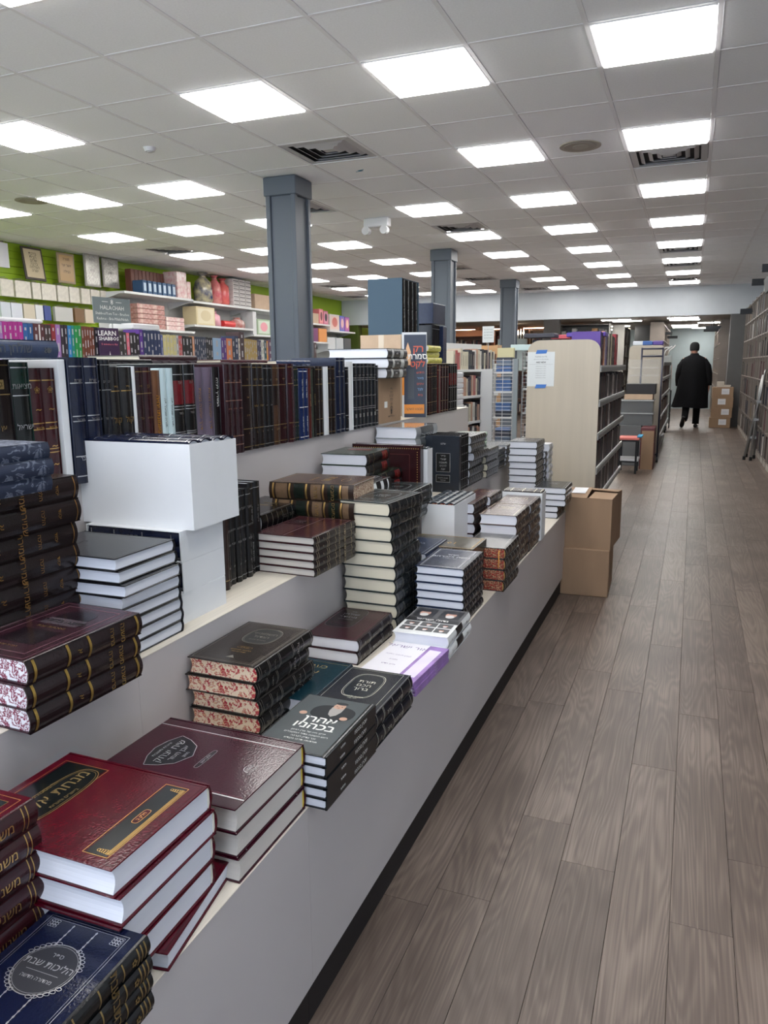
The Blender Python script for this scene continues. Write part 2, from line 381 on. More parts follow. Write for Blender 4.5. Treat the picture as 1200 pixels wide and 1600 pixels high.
ad = N.new('ShaderNodeMath'); ad.operation = 'MULTIPLY_ADD'; hf = N.new('ShaderNodeMath'); hf.operation = 'MULTIPLY_ADD'; hf.inputs[1].default_value = .5; hf.inputs[2].default_value = .25; L.new(n2.outputs['Fac'], hf.inputs[0]); L.new(sn.outputs[0], ad.inputs[0]); ad.inputs[1].default_value = .06; L.new(hf.outputs[0], ad.inputs[2])
ad2 = N.new('ShaderNodeMath'); ad2.operation = 'MULTIPLY_ADD'; L.new(n3.outputs['Fac'], ad2.inputs[0]); ad2.inputs[1].default_value = .5; L.new(ad.outputs[0], ad2.inputs[2])
ad3 = N.new('ShaderNodeMath'); ad3.operation = 'MULTIPLY_ADD'; L.new(oi.outputs['Random'], ad3.inputs[0]); ad3.inputs[1].default_value = .12; L.new(ad2.outputs[0], ad3.inputs[2])
cr = N.new('ShaderNodeValToRGB'); e = cr.color_ramp.elements; e[0].position = .52; e[0].color = rgb((74, 63, 57)); e[1].position = 1.05; e[1].color = rgb((124, 110, 100))
e.new(.78).color = rgb((96, 83, 75))
L.new(ad3.outputs[0], cr.inputs[0]); L.new(cr.outputs[0], b.inputs['Base Color'])
bp = N.new('ShaderNodeBump'); bp.inputs['Strength'].default_value = .15; bp.inputs['Distance'].default_value = .001; L.new(ad.outputs[0], bp.inputs['Height']); L.new(bp.outputs[0], b.inputs['Normal'])
PW, PL = .143, 1.22
pm = MB().bbox(.0004, PW-.0004, .0004, PL-.0004, -.012, 0, wood, .0007).mesh('plank')
rest = MB(); cnt = 0
offs = {}
rnd = random.Random(3)
for c in range(-60, 12):
    x = -.256+c*PW
    if x > XR: continue
    off = rnd.random()*PL
    y = YN-.1-off+ (PL if True else 0)
    inside = -6 <= c <= 8
    while y < YB-.01:
        if inside and .8 < y+PL and y < 22 and cnt < 296: put('plank', pm, floor, loc=(x, y, 0)); cnt += 1
        else: rest.box(x+.0004, x+PW-.0004, y+.0004, min(y+PL-.0004, YB), -.012, 0, wood)
        y += PL
rest.build('plank_field', floor, kind='stuff')
# columns
colm = mat('slate grey column paint', (86, 94, 104), .45)
def column(x, y, l):
    t = thing('column', l, 'column', (x, y, 0), group='slate grey square columns'); t['kind'] = 'structure'
    w = .125
    sh = MB().box(-w, w, -w, w, 0, H-.03, colm)
    sh.build('shaft', t)
    tr = MB()
    for sx in (-1, 1):
        for sy in (-1, 1): tr.bbox(sx*w-.022, sx*w+.022, sy*w-.022, sy*w+.022, 0, H-.15, colm, .004)
    tr.build('corner_guard', t)
    MB().bbox(-w-.035, w+.035, -w-.035, w+.035, H-.16, H-.005, colm, .006).build('capital', t)
column(-3.46, 6.36, 'slate grey square column nearest the viewer')
column(-3.46, 11.0, 'slate grey square column, middle one')
column(-3.46, 15.3, 'slate grey square column, farthest one')
# ================================================================ BOOK BUILDER
# a book lies on its back cover: spine at +x, foot of the book at -y, thickness along +z
CT = 0.0026
def cover_mesh(w, h, t, cov, spine=None, flat=False, ct=CT):
    b = MB(); spine = spine or cov; hw, hh = w/2, h/2
    bulge = 0 if flat else min(.007, .16*t)
    xs = hw-.009
    b.bbox(-hw, xs, -hh, hh, t-ct, t, cov, .0008); b.bbox(-hw, xs, -hh, hh, 0, ct, cov, .0008)
    n = 8; o = []; i_ = []
    for k in range(n+1):
        a = k/n; z = a*t; bx = bulge*math.sin(PI*a); o.append((hw-bulge+bx, z)); i_.append((hw-bulge+bx-ct, min(max(z, ct), t-ct)))
    # hinge groove then rounded spine
    prof = [(xs, 0), (xs+.003, .0012), (xs+.0055, 0)] + o + [(xs+.0055, t), (xs+.003, t-.0012), (xs, t), (xs, t-ct)] + i_[::-1] + [(xs, ct)]
    V = [(p[0], -hh, p[1]) for p in prof]+[(p[0], hh, p[1]) for p in prof]; m_ = len(prof)
    F = [(i, (i+1) % m_, m_+(i+1) % m_, m_+i) for i in range(m_)]
    b.add(V, F, spine, False)
    # end rims of the spine strip
    for s_, y in ((0, -hh), (m_, hh)):
        R = []
        for k in range(n): R.append((s_+3+k, s_+3+k+1, s_+m_-2-(k+1), s_+m_-2-k))
        b.f += [[i+len(b.v)-2*m_ for i in f] for f in R]; b.mi += [b._m(spine)]*n; b.sm += [False]*n
    return b
def page_mesh(w, h, t, pm_, marb=None, ins=.004, ct=CT):
    b = MB(); hw, hh = w/2-ins, h/2-ins; z0, z1 = ct, t-ct; d = min(.006, .14*t); n = 6
    L_ = [(-hw+d*math.sin(PI*k/n), z0+(z1-z0)*k/n) for k in range(n+1)]
    R_ = [(w/2-CT-min(.007, .16*t)*(1-math.sin(PI*k/n))-.0008, z1-(z1-z0)*k/n) for k in range(n+1)]
    prof = L_+R_
    b.prism(prof, 'y', -hh, hh, marb or pm_)
    return b
_bk = {}
def book_meshes(key, w, h, t, st):
    if key in _bk: return _bk[key]
    cov, sp_, pg = st['cover'], st.get('spine'), st.get('pages', PAPER)
    L = [('cover', cover_mesh(w, h, t, cov, sp_, st.get('flat', False)).mesh('cover'), None),
         ('page_block', page_mesh(w, h, t, pg, st.get('marb')).mesh('page_block'), st.get('plabel'))]
    z = t+.0003; hw, hh = w/2, h/2
    if st.get('dec'):
        b = MB(); st['dec'](b, w, h, z)
        if b.f: L.append(('cover_print', b.mesh('cover_print'), None))
    xs = hw+.0005; b = MB(); bm_ = st.get('foil', GOLD)
    bul = min(.007, .16*t) if not st.get('flat') else 0
    for fr in st.get('bands', ()):
        y = -hh+fr*h; tw = st.get('bandw', .0012); V = []; F = []; n = 8
        for k in range(n+1):
            a = .04+.92*k/n; x = hw-bul+bul*math.sin(PI*a)+.0004+st.get('rib', 0)*math.sin(PI*a)
            V += [(x, y-tw, a*t), (x, y+tw, a*t)]
        for k in range(n): F.append((2*k, 2*k+1, 2*k+3, 2*k+2))
        b.add(V, F, st.get('bandm', bm_))
    for it in st.get('stext', ()):
        s_, size, fr = it[0], it[1], it[2]; m_ = it[3] if len(it) > 3 else bm_; mode = st.get('smode', 'along')
        if mode == 'along':   # baseline along the spine, letters upright when the book lies flat
            b.text(s_, size, -hh+fr*h, t/2, 0, m_, plane=lambda u, v: (xs, u, v), bold=st.get('bold', 0))
        elif mode == 'down':
            b.text(s_, size, 0, 0, 0, m_, plane=lambda u, v: (xs, -hh+fr*h-u, t/2-v), bold=st.get('bold', 0))
        else:                 # upright when the book stands
            b.text(s_, size, 0, -hh+fr*h, 0, m_, plane=lambda u, v: (xs, v, t/2-u), bold=st.get('bold', 0))
    for it in st.get('spatch', ()):   # coloured label patches on the spine: (frac0, frac1, mat)
        y0, y1 = -hh+it[0]*h, -hh+it[1]*h; V = []; F = []; n = 8; ee = .05
        for k in range(n+1):
            a = ee+(1-2*ee)*k/n; x = hw-bul+bul*math.sin(PI*a)+.0002; V += [(x, y0, a*t), (x, y1, a*t)]
        for k in range(n): F.append((2*k, 2*k+1, 2*k+3, 2*k+2))
        b.add(V, F, it[2])
    if b.f: L.append(('spine_print', b.mesh('spine_print'), None))
    if st.get('hb'):
        for s_ in (-1, 1):
            L.append(('headband', MB().box(hw-.0085, hw-.0045, s_*(hh-.0035)-.001, s_*(hh-.0035)+.001, CT, t-CT, st['hb']).mesh('headband'), None))
    _bk[key] = L; return L
NB = [0]
def book(key, w, h, t, st, loc, rz=0, label='', group=None, rot=None, name='book', tilt=None):
    o = thing(name, label, 'book', loc, rz, group, rot); NB[0] += 1
    for n_, me, lb in book_meshes(key, w, h, t, st): put(n_, me, o, lb)
    return o
TOP = ['topmost', 'second from top', 'third from top', 'fourth from top', 'fifth from top', 'sixth from top', 'seventh from top', 'eighth from top', 'ninth from top', 'tenth from top', 'eleventh from top']
def pile(key, xr, yn, w, h, z0, z1, n, st, desc, rz=0, jit=.002, ja=.8, quarter=False, dx=None, group=None):  # calls below use corners and sizes worked out offline from image pixels
    """stack of n lying books; (xr, yn) = aisle-side near corner of the footprint; w = size along x, h = size along y"""
    t = (z1-z0)/n; rnd_ = random.Random(hash_(key))
    bw, bh = (h, w) if quarter else (w, h)
    cx, cy = xr-w/2, yn+h/2
    for k in range(n):
        ox, oy = (dx[k] if dx else (rnd_.uniform(-jit, jit), rnd_.uniform(-jit, jit)))[:2]
        a = rz+(dx[k][2] if dx and len(dx[k]) > 2 else rnd_.uniform(-ja, ja))*PI/180
        pos = TOP[n-1-k] if n > 1 else ''
        lab = desc if n == 1 else '%s, %s of its pile' % (desc, pos)
        book(key, bw, bh, t-.0003, st, (cx+ox, cy+oy, z0+k*t), a+(PI/2 if quarter else 0), lab, group or 'books in the pile of '+desc.split(' with ')[0]+'s' if n > 1 else None)
def hash_(s): return sum(ord(c)*(i+7) for i, c in enumerate(s)) % 100003
# ---- cover decorations -------------------------------------------------------
def lines(b, rows, cu, z, m, bold=0, rot=0, c=(0, 0)):
    for (s_, size, v) in rows:
        if rot: b.text(s_, size, c[0]+v*-math.sin(rot), c[1]+v*math.cos(rot), z, m, rot=rot, bold=bold)
        else: b.text(s_, size, cu, v, z, m, bold=bold)
def dec_arch(title, foil, panel=None, sub=None, fr=True, cu=0, cv=.03, ru=.04, rv=.055):
    def f(b, w, h, z):
        if fr: b.frame(-w/2+.008, -h/2+.008, w/2-.02, h/2-.008, .0009, z, foil)
        if panel: b.disc(cu-.004, cv, ru, rv, z, panel, pw=.6)
        b.ring(cu-.004, cv, ru, rv, .0014, z+.0002, foil, pw=.6); b.ring(cu-.004, cv, ru-.004, rv-.004, .0006, z+.0002, foil, pw=.6)
        for (s_, size, v) in title: b.text(s_, size, cu-.004, cv+v, z+.0003, foil)
        for (s_, size, v) in (sub or ()): b.text(s_, size, cu-.004, v, z+.0003, foil)
    return f
def dec_plain(rows, foil, fr=True, frt=.0009):
    def f(b, w, h, z):
        if fr: b.frame(-w/2+.008, -h/2+.008, w/2-.02, h/2-.008, frt, z, foil)
        for (s_, size, v) in rows: b.text(s_, size, -.004, v, z+.0002, foil)
    return f
# ================================================================ TIERED DISPLAY COUNTER
Z1, Z2, Z3 = .50, .749, 1.0734
X1, X2, X3 = -.65, -1.043, -1.394  # middle and upper steps, with their books, were scaled up about the camera
top_m = noisy(mat('pale striped laminate top', (214, 206, 192), .5), 6, .08, stretch=(40, 1, 1))
kick_m = mat('dark plinth', (26, 20, 20), .7)
YA, YE = -.6, 5.0
for i, (a, b_) in enumerate(((YA, 1.2), (1.2, 3.0), (3.0, YE))):
    L_ = b_-a-.0006; w_ = ['nearest the viewer', 'midway', 'at the far end'][i]
    for nm, x0, x1, zt in (('lower', X1, X2+.0005, Z1), ('middle', X2, X3+.0005, Z2), ('upper', X3, -2.1, Z3)):
        t = thing('display_plinth', 'white %s step of the book display, section %s' % (nm, w_), 'display counter', (x0, a, 0), group='stepped display counter units')
        d_ = x1-x0
        MB().box(d_, 0, 0, L_, .1, zt-.002, WHITE_LAM).build('carcass', t)
        MB().bbox(d_, .001, 0, L_, zt-.002, zt, top_m, .0005).build('top_panel', t)
        MB().box(d_, -.012 if nm == 'lower' else 0, 0, L_, 0, .1, kick_m).build('kickboard', t)
# ---- cover leathers
NAVY = leather('navy leatherette', (24, 32, 62), .32); BLUEB = leather('bright navy leatherette', (16, 25, 58), .3)
MAROON = leather('maroon leatherette', (70, 14, 34), .28); RED = leather('crimson leatherette', (96, 8, 30), .28)
DMAROON = leather('dark maroon leatherette', (60, 28, 38)); BURG = leather('burgundy spine leather', (66, 22, 28))
DBROWN = leather('dark brown leather', (44, 32, 32)); BRONZE = leather('bronze brown leather', (58, 50, 46), .35)
BLK = leather('black leatherette', (24, 24, 28), .35); INK = leather('ink black spine leather', (22, 22, 24), .4)
TEAL = leather('teal cloth', (22, 60, 74)); GGREEN = leather('grey green leatherette', (58, 70, 72), .35); DGREEN = leather('dark green cloth', (28, 52, 40))
CHOC = leather('chocolate leather', (88, 62, 46), .4); SLATE = leather('slate blue leatherette', (52, 66, 82), .4); BLUEGREY = mat('blue grey cloth', (66, 86, 102), .6, spec=.3)
DNAVY = leather('midnight leather', (28, 34, 50), .38)
MARB_R = marbled('red marbled page edge', (236, 214, 186), (176, 26, 46), (238, 206, 160), 85, .55)
MARB_P = marbled('purple marbled page edge', (226, 226, 232), (120, 28, 62), None, 70, .5)
MARB_O = marbled('orange and black marbled page edge', (214, 170, 130), (60, 20, 18), (170, 40, 26), 150, .47)
MARB_B = marbled('brown marbled page edge', (214, 196, 170), (120, 56, 36), None, 120, .5)
# S1 blue book pile, bottom left
def dec_hal(b, w, h, z):
    f = SILVER; pn = mat('dark medallion', (22, 24, 34), .5)
    b.frame(-w/2+.012, -h/2+.012, w/2-.022, h/2-.012, .0008, z, f); b.frame(-w/2+.016, -h/2+.016, w/2-.026, h/2-.016, .0005, z, f)
    for u in (-.026, .012):
        b.rect(u, -h/2+.03, u+.0014, h/2-.022, z+.0001, f)
        for k in range(24): b.disc(u+.0007, -h/2+.03+k*.0082, .0016, .0026, z+.00012, f, 6)
    cu, cv = -.006, .028
    b.disc(cu, cv, .042, .04, z+.0002, pn); b.ring(cu, cv, .043, .041, .0012, z+.0003, f); b.ring(cu, cv, .0395, .0375, .0005, z+.0003, f)
    for a0 in (.3, 1.9, 3.5, 5.0):
        for j in range(6):
            a = a0+j*.16; b.ring(cu+.044*math.cos(a), cv+.042*math.sin(a), .0045, .003, .001, z+.0004, f, 10)
    b.text('ספר', .010, cu, cv+.022, z+.0004, f); b.text('הליכות שבת', .015, cu, cv+.006, z+.0004, f); b.rect(cu-.025, cv-.006, cu+.025, cv-.0054, z+.0004, f)
    b.text('מהדורה חדשה', .008, cu, cv-.016, z+.0004, f); b.text('שער ראשון', .009, cu-.004, -h/2+.035, z+.0004, f); b.text('מאת המחבר', .007, cu-.004, -h/2+.024, z+.0004, f)
    for sx, sy in ((1, 1), (-1, 1), (1, -1), (-1, -1)):
        for j in range(9):
            b.ring(sx*(w/2-.026-.0045*(j % 3))-.004, sy*(h/2-.02-.0045*(j//3)), .003, .0024, .0008, z+.0003, f, 10)
ST = dict(cover=BLUEB, spine=INK, pages=PAPER, foil=DULLGOLD, dec=dec_hal, bands=(.05, .08, .1, .24, .26, .42, .6, .78, .9, .93, .96), stext=[('שבת', .02, .7), ('הליכות', .011, .34), ('א', .013, .16), ('✿', .014, .86)], smode='across')
pile('hal', -.618, .458, .164, .24, Z1, .611, 4, ST, 'blue hardback with silver medallion', rz=.03, ja=.3, jit=.0015)
# S2 red mishnayot pile, left edge
def dec_mish(b, w, h, z):
    b.frame(-w/2+.01, -h/2+.01, w/2-.018, h/2-.01, .0012, z, GOLD); b.rect(-w/2+.03, h/2-.1, w/2-.03, h/2-.02, z, mat('dark foil panel', (28, 40, 42), .4))
    b.frame(-w/2+.03, h/2-.1, w/2-.03, h/2-.02, .0008, z+.0002, GOLD); b.text('משניות', .03, -.004, h/2-.06, z+.0003, GOLD)
ST = dict(cover=RED, spine=BURG, foil=GOLD, dec=dec_mish, bands=(.02, .1, .13, .9, .93), bandw=.0008, stext=[('משניות', .019, .72), ('זרעים', .012, .3)], smode='along')
pile('mish', -.802, .462, .17, .243, Z1, .768, 7, ST, 'red gilt hardback with gold lettered spine', jit=.002, ja=.5)
# S3 large crimson pile, turned a quarter
DK = mat('green black foil panel', (14, 20, 22), .25)
def dec_big(b, w, h, z):
    b.frame(-w/2+.006, -h/2+.006, w/2-.014, h/2-.006, .0006, z, BURG)
    b.rect(-w/2+.02, -h/2+.026, w/2-.03, -h/2+.062, z, DK); b.frame(-w/2+.018, -h/2+.022, w/2-.028, -h/2+.066, .001, z+.0001, GOLD)
    for k in (0, 1, 2): b.rect(-w/2+.024, -h/2+.0245+k*.0022, w/2-.034, -h/2+.0257+k*.0022, z+.0002, GOLD)
    for s_ in (-1, 1):
        for j in range(5): b.ring(s_*(w/2-.034)-.005, -h/2+.03+j*.004, .005-.0005*j, .003, .001, z+.0003, GOLD, 12)
    b.disc(0, -h/2+.044, .018, .0065, z+.0002, RED, pw=.5); b.ring(0, -h/2+.044, .018, .0065, .0008, z+.0003, GOLD, pw=.5); b.text('חלק ב', .008, 0, -h/2+.044, z+.0004, GOLD)
    b.rect(-w/2+.02, -h/2+.082, w/2-.03, -h/2+.0826, z, BURG)
    b.rect(-w/2+.02, h/2-.1, w/2-.03, h/2-.02, z, DK); b.frame(-w/2+.018, h/2-.105, w/2-.028, h/2-.015, .0008, z+.0001, GOLD)
    b.disc(-.004, h/2-.08, .082, .03, z+.0002, DK, pw=.7); b.ring(-.004, h/2-.08, .082, .03, .0012, z+.0003, GOLD, pw=.7); b.ring(-.004, h/2-.08, .078, .026, .0006, z+.0003, GOLD, pw=.7)
    b.text('מנחת אליהו', .03, -.004, h/2-.075, z+.0005, DULLGOLD); b.text('על מסכת שבת', .011, -.004, h/2-.053, z+.0005, DULLGOLD); b.text('ביאורים והערות', .009, -.004, h/2-.098, z+.0005, DULLGOLD)
ST = dict(cover=RED, pages=PAPER, foil=GOLD, dec=dec_big, hb=mat('white headband', (220, 215, 200), .7), bands=(.2, .8), stext=[('מנחת אליהו', .015, .6)])
pile('bigred', -.668, .690, .285, .228, Z1+.03, .703, 4, ST, 'large crimson volume with gold framed black band', quarter=True, dx=[(.006, -.01, 2.2), (.004, -.004, 1.2), (.006, .002, .6), (0, 0, 0)])
book('bigred_b', .222, .285, .0295, ST, (-.802, .845, Z1), PI/2+.16, 'thin crimson volume swung out askew under the large crimson pile')
# S4 maroon pile with shield
def dec_shield(b, w, h, z):
    b.rect(-w/2+.003, -h/2, -w/2+.028, h/2, z-.0001, leather('dark maroon border', (62, 22, 36))); b.rect(-w/2+.028, -h/2+.002, -w/2+.031, h/2-.002, z, SILVER)
    b.rect(w/2-.034, -h/2+.002, w/2-.031, h/2-.002, z, SILVER)
    for k in range(20):
        for u in (-w/2+.0335, w/2-.0375): b.ring(u, -h/2+.014+k*.015, .0022, .0065, .0006, z, mat('rose foil', (130, 80, 90), .4, .5), 8)
    cv = h/2-.095; S = [(-.058, .02), (-.03, .034), (0, .04), (.03, .034), (.058, .02), (.05, -.005), (.034, -.03), (0, -.045), (-.034, -.03), (-.05, -.005)]
    b.poly([(u, cv+v) for u, v in S], z, mat('shield black', (34, 30, 34), .45))
    for k in range(len(S)):
        a, c_ = S[k], S[(k+1) % len(S)]; d = Vector((c_[0]-a[0], c_[1]-a[1])).normalized()*.0; n_ = Vector((-(c_[1]-a[1]), c_[0]-a[0])).normalized()*.0014
        b.poly([(a[0], cv+a[1]), (c_[0], cv+c_[1]), (c_[0]-n_.x*-1, cv+c_[1]-n_.y*-1), (a[0]+n_.x, cv+a[1]+n_.y)], z+.0003, SILVER)
    b.text('שאלות ותשובות', .009, 0, cv+.024, z+.0004, SILVER); b.text('שיח יצחק', .022, 0, cv+.006, z+.0004, SILVER); b.text('אבן העזר', .015, 0, cv-.014, z+.0004, SILVER); b.text('חושן', .01, 0, cv-.03, z+.0004, SILVER)
    b.disc(0, cv-.075, .034, .0055, z, mat('shield black', (34, 30, 34), .45), pw=.5); b.ring(0, cv-.075, .034, .0055, .0006, z+.0002, SILVER, pw=.5); b.text('חלק ראשון', .007, 0, cv-.075, z+.0003, SILVER)
    v = -h/2+.045; b.ring(0, v, .014, .014, .0012, z, SILVER, a0=0, a1=PI)
    for j in range(7): b.rect(-.012+j*.004, v, -.0108+j*.004, v+.006+.004*math.sin(j*PI/6), z, SILVER)
    b.text('הוצאת ספרים', .006, 0, v-.006, z, SILVER)
ST = dict(cover=MAROON, pages=DUSK, foil=SILVER, dec=dec_shield, hb=mat('yellow headband', (206, 178, 60), .6))
pile('shield', -.652, .957, .313, .243, Z1, .636, 3, ST, 'wide maroon volume with silver shield title', quarter=True, jit=.003, ja=.5)
# S5 black pile with portrait
def dec_aharon(b, w, h, z):
    b.poly([(-w/2+.004, -h/2+.004), (w/2-.012, -h/2+.004), (w/2-.012, h/2-.004), (-w/2+.004, h/2-.004)], z, PORT)
    sk = mat('portrait skin', (176, 140, 120), .7); bd = mat('portrait beard', (150, 146, 142), .8); dk = mat('portrait coat', (22, 26, 30), .8)
    b.disc(.012, .052, .05, .034, z+.0002, dk, pw=.8); b.disc(.014, .084, .0135, .018, z+.0003, sk); b.disc(.014, .099, .0145, .0065, z+.0004, mat('portrait cap', (40, 42, 46), .8))
    b.poly([(.0, .079), (.006, .0745), (.014, .0725), (.022, .0745), (.028, .079), (.028, .06), (.023, .043), (.014, .034), (.005, .043), (.0, .06)], z+.0004, bd)
    b.disc(.008, .084, .0022, .0013, z+.0005, dk, 8); b.disc(.02, .084, .0022, .0013, z+.0005, dk, 8); b.poly([(.014, .084), (.011, .075), (.017, .075)], z+.0005, mat('portrait nose', (150, 112, 96), .7))
    for u in (-.05, .045): b.disc(u, .034, .009, .008, z+.0003, sk, 12)
    wt = mat('white print', (222, 222, 218), .5)
    b.text('אהרן', .036, .002, .012, z+.0005, wt, bold=.02); b.text('בכהניו', .036, .002, -.018, z+.0005, wt, bold=.02)
    for k, s_ in enumerate(('פרקי חייו של מרן הגאון', 'ראש הישיבה וגדול המקובלים', 'זכר צדיק לברכה', 'תולדותיו ודרכו בקודש')): b.text(s_, .0085, .002, -.043-k*.012, z+.0005, wt)
PORT = noisy(mat('teal black print', (44, 54, 58), .35, coat=.3), 14, .25)
ST = dict(cover=leather('teal black gloss', (26, 32, 38), .3), pages=PAPER, foil=mat('white print', (222, 222, 218), .5), dec=dec_aharon, flat=True, stext=[('אהרן בכהניו', .013, .66), ('תולדות', .008, .3)], bands=())
pile('aharon', -.607, 1.200, .166, .249, Z1, .614, 5, ST, 'dark teal hardback with bearded portrait', jit=.0015, ja=.5)
# S6 navy arch pile
ST = dict(cover=DNAVY, spine=leather('navy black spine', (22, 26, 40)), foil=mat('pale gold print', (186, 186, 170), .4, .5), dec=dec_arch([('תורת', .021, .022), ('חכם', .021, 0), ('ברוך', .021, -.021)], mat('pale gold print', (186, 186, 170), .4, .5), mat('navy panel', (24, 36, 52), .5), [('פסקים ותשובות', .008, -.045), ('לוח שנה', .007, -.055)], ru=.043, rv=.07, cv=.02),
          bands=(.04, .2, .22, .45, .7, .93), bandw=.0007, stext=[('תורת חכם', .013, .58), ('ברוך', .012, .33), ('א', .01, .12)])
pile('torat', -.609, 1.455, .172, .241, Z1, .583, 2, ST, 'navy hardback with arched gold title', jit=.002, ja=.4)
ST = dict(cover=TEAL, foil=GOLD, dec=lambda b, w, h, z: (b.rect(-w/2, h/2-.016, w/2-.01, h/2-.015, z, GOLD), b.text('כעבר', .03, -.004, h/2-.045, z, GOLD), b.text('א', .04, .01, h/2-.085, z, GOLD)))
pile('teal', -.79, 1.49, .17, .245, Z1, .572, 2, ST, 'teal hardback with gold title', ja=.3)
# S7 bronze marbled pile
def dec_br(b, w, h, z):
    f = mat('pewter foil', (150, 146, 136), .4, .8); g_ = GOLD
    b.frame(-w/2+.008, -h/2+.008, w/2-.02, h/2-.008, .001, z, f); b.rect(w/2-.017, -h/2+.002, w/2-.0162, h/2-.002, z, f)
    ln = mat('blind tooled line', (86, 78, 70), .4)
    for k in range(14):
        for sv in (-1, 1): b.rect(-w/2+.01, sv*(h/2-.012-k*.004), w/2-.022, sv*(h/2-.012-k*.004)+.0008, z-.0001, ln)
    b.rect(-w/2+.02, -h/2+.02, w/2-.032, h/2-.02, z, BRONZE)
    cu, cv = 0, .045; b.disc(cu, cv, .042, .05, z+.0001, mat('black oval', (24, 24, 24), .4), pw=.75); b.ring(cu, cv, .044, .052, .0016, z+.0002, f, pw=.75); b.ring(cu, cv, .04, .048, .0006, z+.0002, f, pw=.75)
    b.text('חשמונאי', .019, cu, cv+.016, z+.0003, f); b.text('הגדול', .019, cu, cv-.006, z+.0003, f); b.text('מאירת עינים', .009, cu, cv-.026, z+.0003, f)
    b.ring(cu, -.035, .02, .006, .0006, z+.0002, g_, pw=.6); b.text('מועדים', .008, cu, -.035, z+.0002, g_); b.text('הלכות ומנהגים', .009, cu, -.052, z+.0002, g_); b.text('שבת יום טוב', .0075, cu, -.063, z+.0002, g_)
    b.poly([(cu-.011, -.1), (cu+.011, -.1), (cu, -.085)], z+.0002, f)
ST = dict(cover=BRONZE, spine=leather('bronze black spine', (36, 34, 34)), marb=MARB_R, plabel='red marbled page edges', foil=mat('pewter foil', (150, 146, 136), .4, .8), dec=dec_br, bands=(.02, .05, .18, .2, .36, .38, .6, .62, .8, .95, .98), bandw=.0008, rib=.0012,
          stext=[('שבת', .016, .7), ('הגדול', .01, .28), ('א', .012, .11)], smode='across')
pile('bronze', -.848, 1.358, .188, .262, Z1, .70, 5, ST, 'bronze brown volume with oval title', dx=[(-.002, 0, 0), (.0, -.004, 1), (.002, .0, -.5), (-.008, -.004, 1), (0, 0, -.5)])
# S8 maroon pair
def dec_mes(b, w, h, z):
    ln = mat('rose foil', (130, 80, 90), .4, .5)
    b.frame(-w/2+.006, -h/2+.006, w/2-.018, h/2-.006, .0008, z, ln)
    b.disc(-.03, .04, .046, .085, z, mat('maroon black panel', (44, 26, 34), .4), pw=.4); b.ring(-.03, .04, .048, .087, .0008, z+.0001, SILVER, pw=.4)
    b.text('שולחן', .023, -.03, .075, z+.0003, SILVER); b.text('מסודר', .023, -.03, .048, z+.0003, SILVER); b.text('ספר', .01, -.03, .1, z+.0003, SILVER); b.rect(-.055, .026, -.005, .0275, z+.0002, SILVER)
    b.ring(-.03, -.01, .03, .012, .0007, z+.0002, ln, pw=.5); b.text('הלכות ברכות', .008, -.03, -.01, z+.0002, ln)
ST = dict(cover=leather('wine leatherette', (72, 32, 42), .32), spine=leather('wine black spine', (38, 26, 32)), foil=SILVER, dec=dec_mes, bands=(.03, .06, .3, .33, .66, .69, .93, .96), bandw=.0008, stext=[('שולחן מסודר', .014, .5), ('א', .012, .16), ('ב', .012, .84)])
pile('mesudar', -.845, 1.895, .173, .272, Z1, .574, 2, ST, 'wine red hardback with silver framed title', jit=.002)
# S9 thin white-purple pile
PUR = noisy(mat('purple print', (142, 108, 172), .4), 20, .3)
def dec_or(b, w, h, z):
    pl = mat('violet lettering', (110, 90, 140), .5)
    b.rect(w/2-.058, -h/2, w/2-.002, h/2, z, PUR); b.rect(w/2-.048, -h/2+.03, w/2-.012, h/2-.03, z+.0001, noisy(mat('white glow print', (214, 206, 226), .4), 12, .06))
    b.text('אור ישראל', .03, -.03, h/2-.035, z, pl)
    for k, s_ in enumerate(('קובץ לעניני הלכה', 'ומנהג', 'גליון חדש')): b.text(s_, .011, -.03, .03-k*.035, z, pl)
ST = dict(cover=mat('glossy white paperback', (226, 224, 230), .3), spine=PUR, flat=True, foil=mat('white print', (222, 222, 218), .5), dec=dec_or, stext=[('אור ישראל', .005, .6)])
pile('orisr', -.617, 1.755, .172, .262, Z1, .54, 4, ST, 'thin white and purple paperback', rz=-.05, ja=1.2)
# S10 photo covers pair
def dec_photo(b, w, h, z):
    bk = mat('print black', (24, 24, 26), .4); sk = mat('photo skin', (196, 150, 132), .6); bd = mat('photo beard white', (206, 204, 202), .7); gr = mat('photo grey', (86, 86, 88), .6)
    b.rect(-w/2+.002, .022, w/2-.004, h/2-.002, z, gr); b.rect(-w/2+.002, -.012, w/2-.004, .022, z+.0001, bk)
    b.text('גדולי ישראל', .022, -.004, .009, z+.0002, mat('white print', (222, 222, 218), .5), bold=.015); b.text('בדורותינו', .009, -.004, -.006, z+.0002, mat('white print', (222, 222, 218), .5))
    for (u, v, a, c_) in ((-.045, .07, .034, .042), (.04, .07, .034, .042), (-.055, -.035, .022, .018), (0, -.035, .026, .018), (.052, -.035, .022, .018), (-.055, -.078, .022, .018), (0, -.078, .026, .018), (.052, -.078, .022, .018)):
        b.rect(u-a, v-c_, u+a, v+c_, z+.0002, bk if v > 0 else gr); b.disc(u, v, c_*.42, c_*.5, z+.0003, sk, 14); b.disc(u, v+c_*.45, c_*.5, c_*.22, z+.0004, bk, 12); b.disc(u, v-c_*.38, c_*.34, c_*.36, z+.0004, bd, 12); b.disc(u, v-c_*.85, c_*.8, c_*.15, z+.00035, bk, 12)
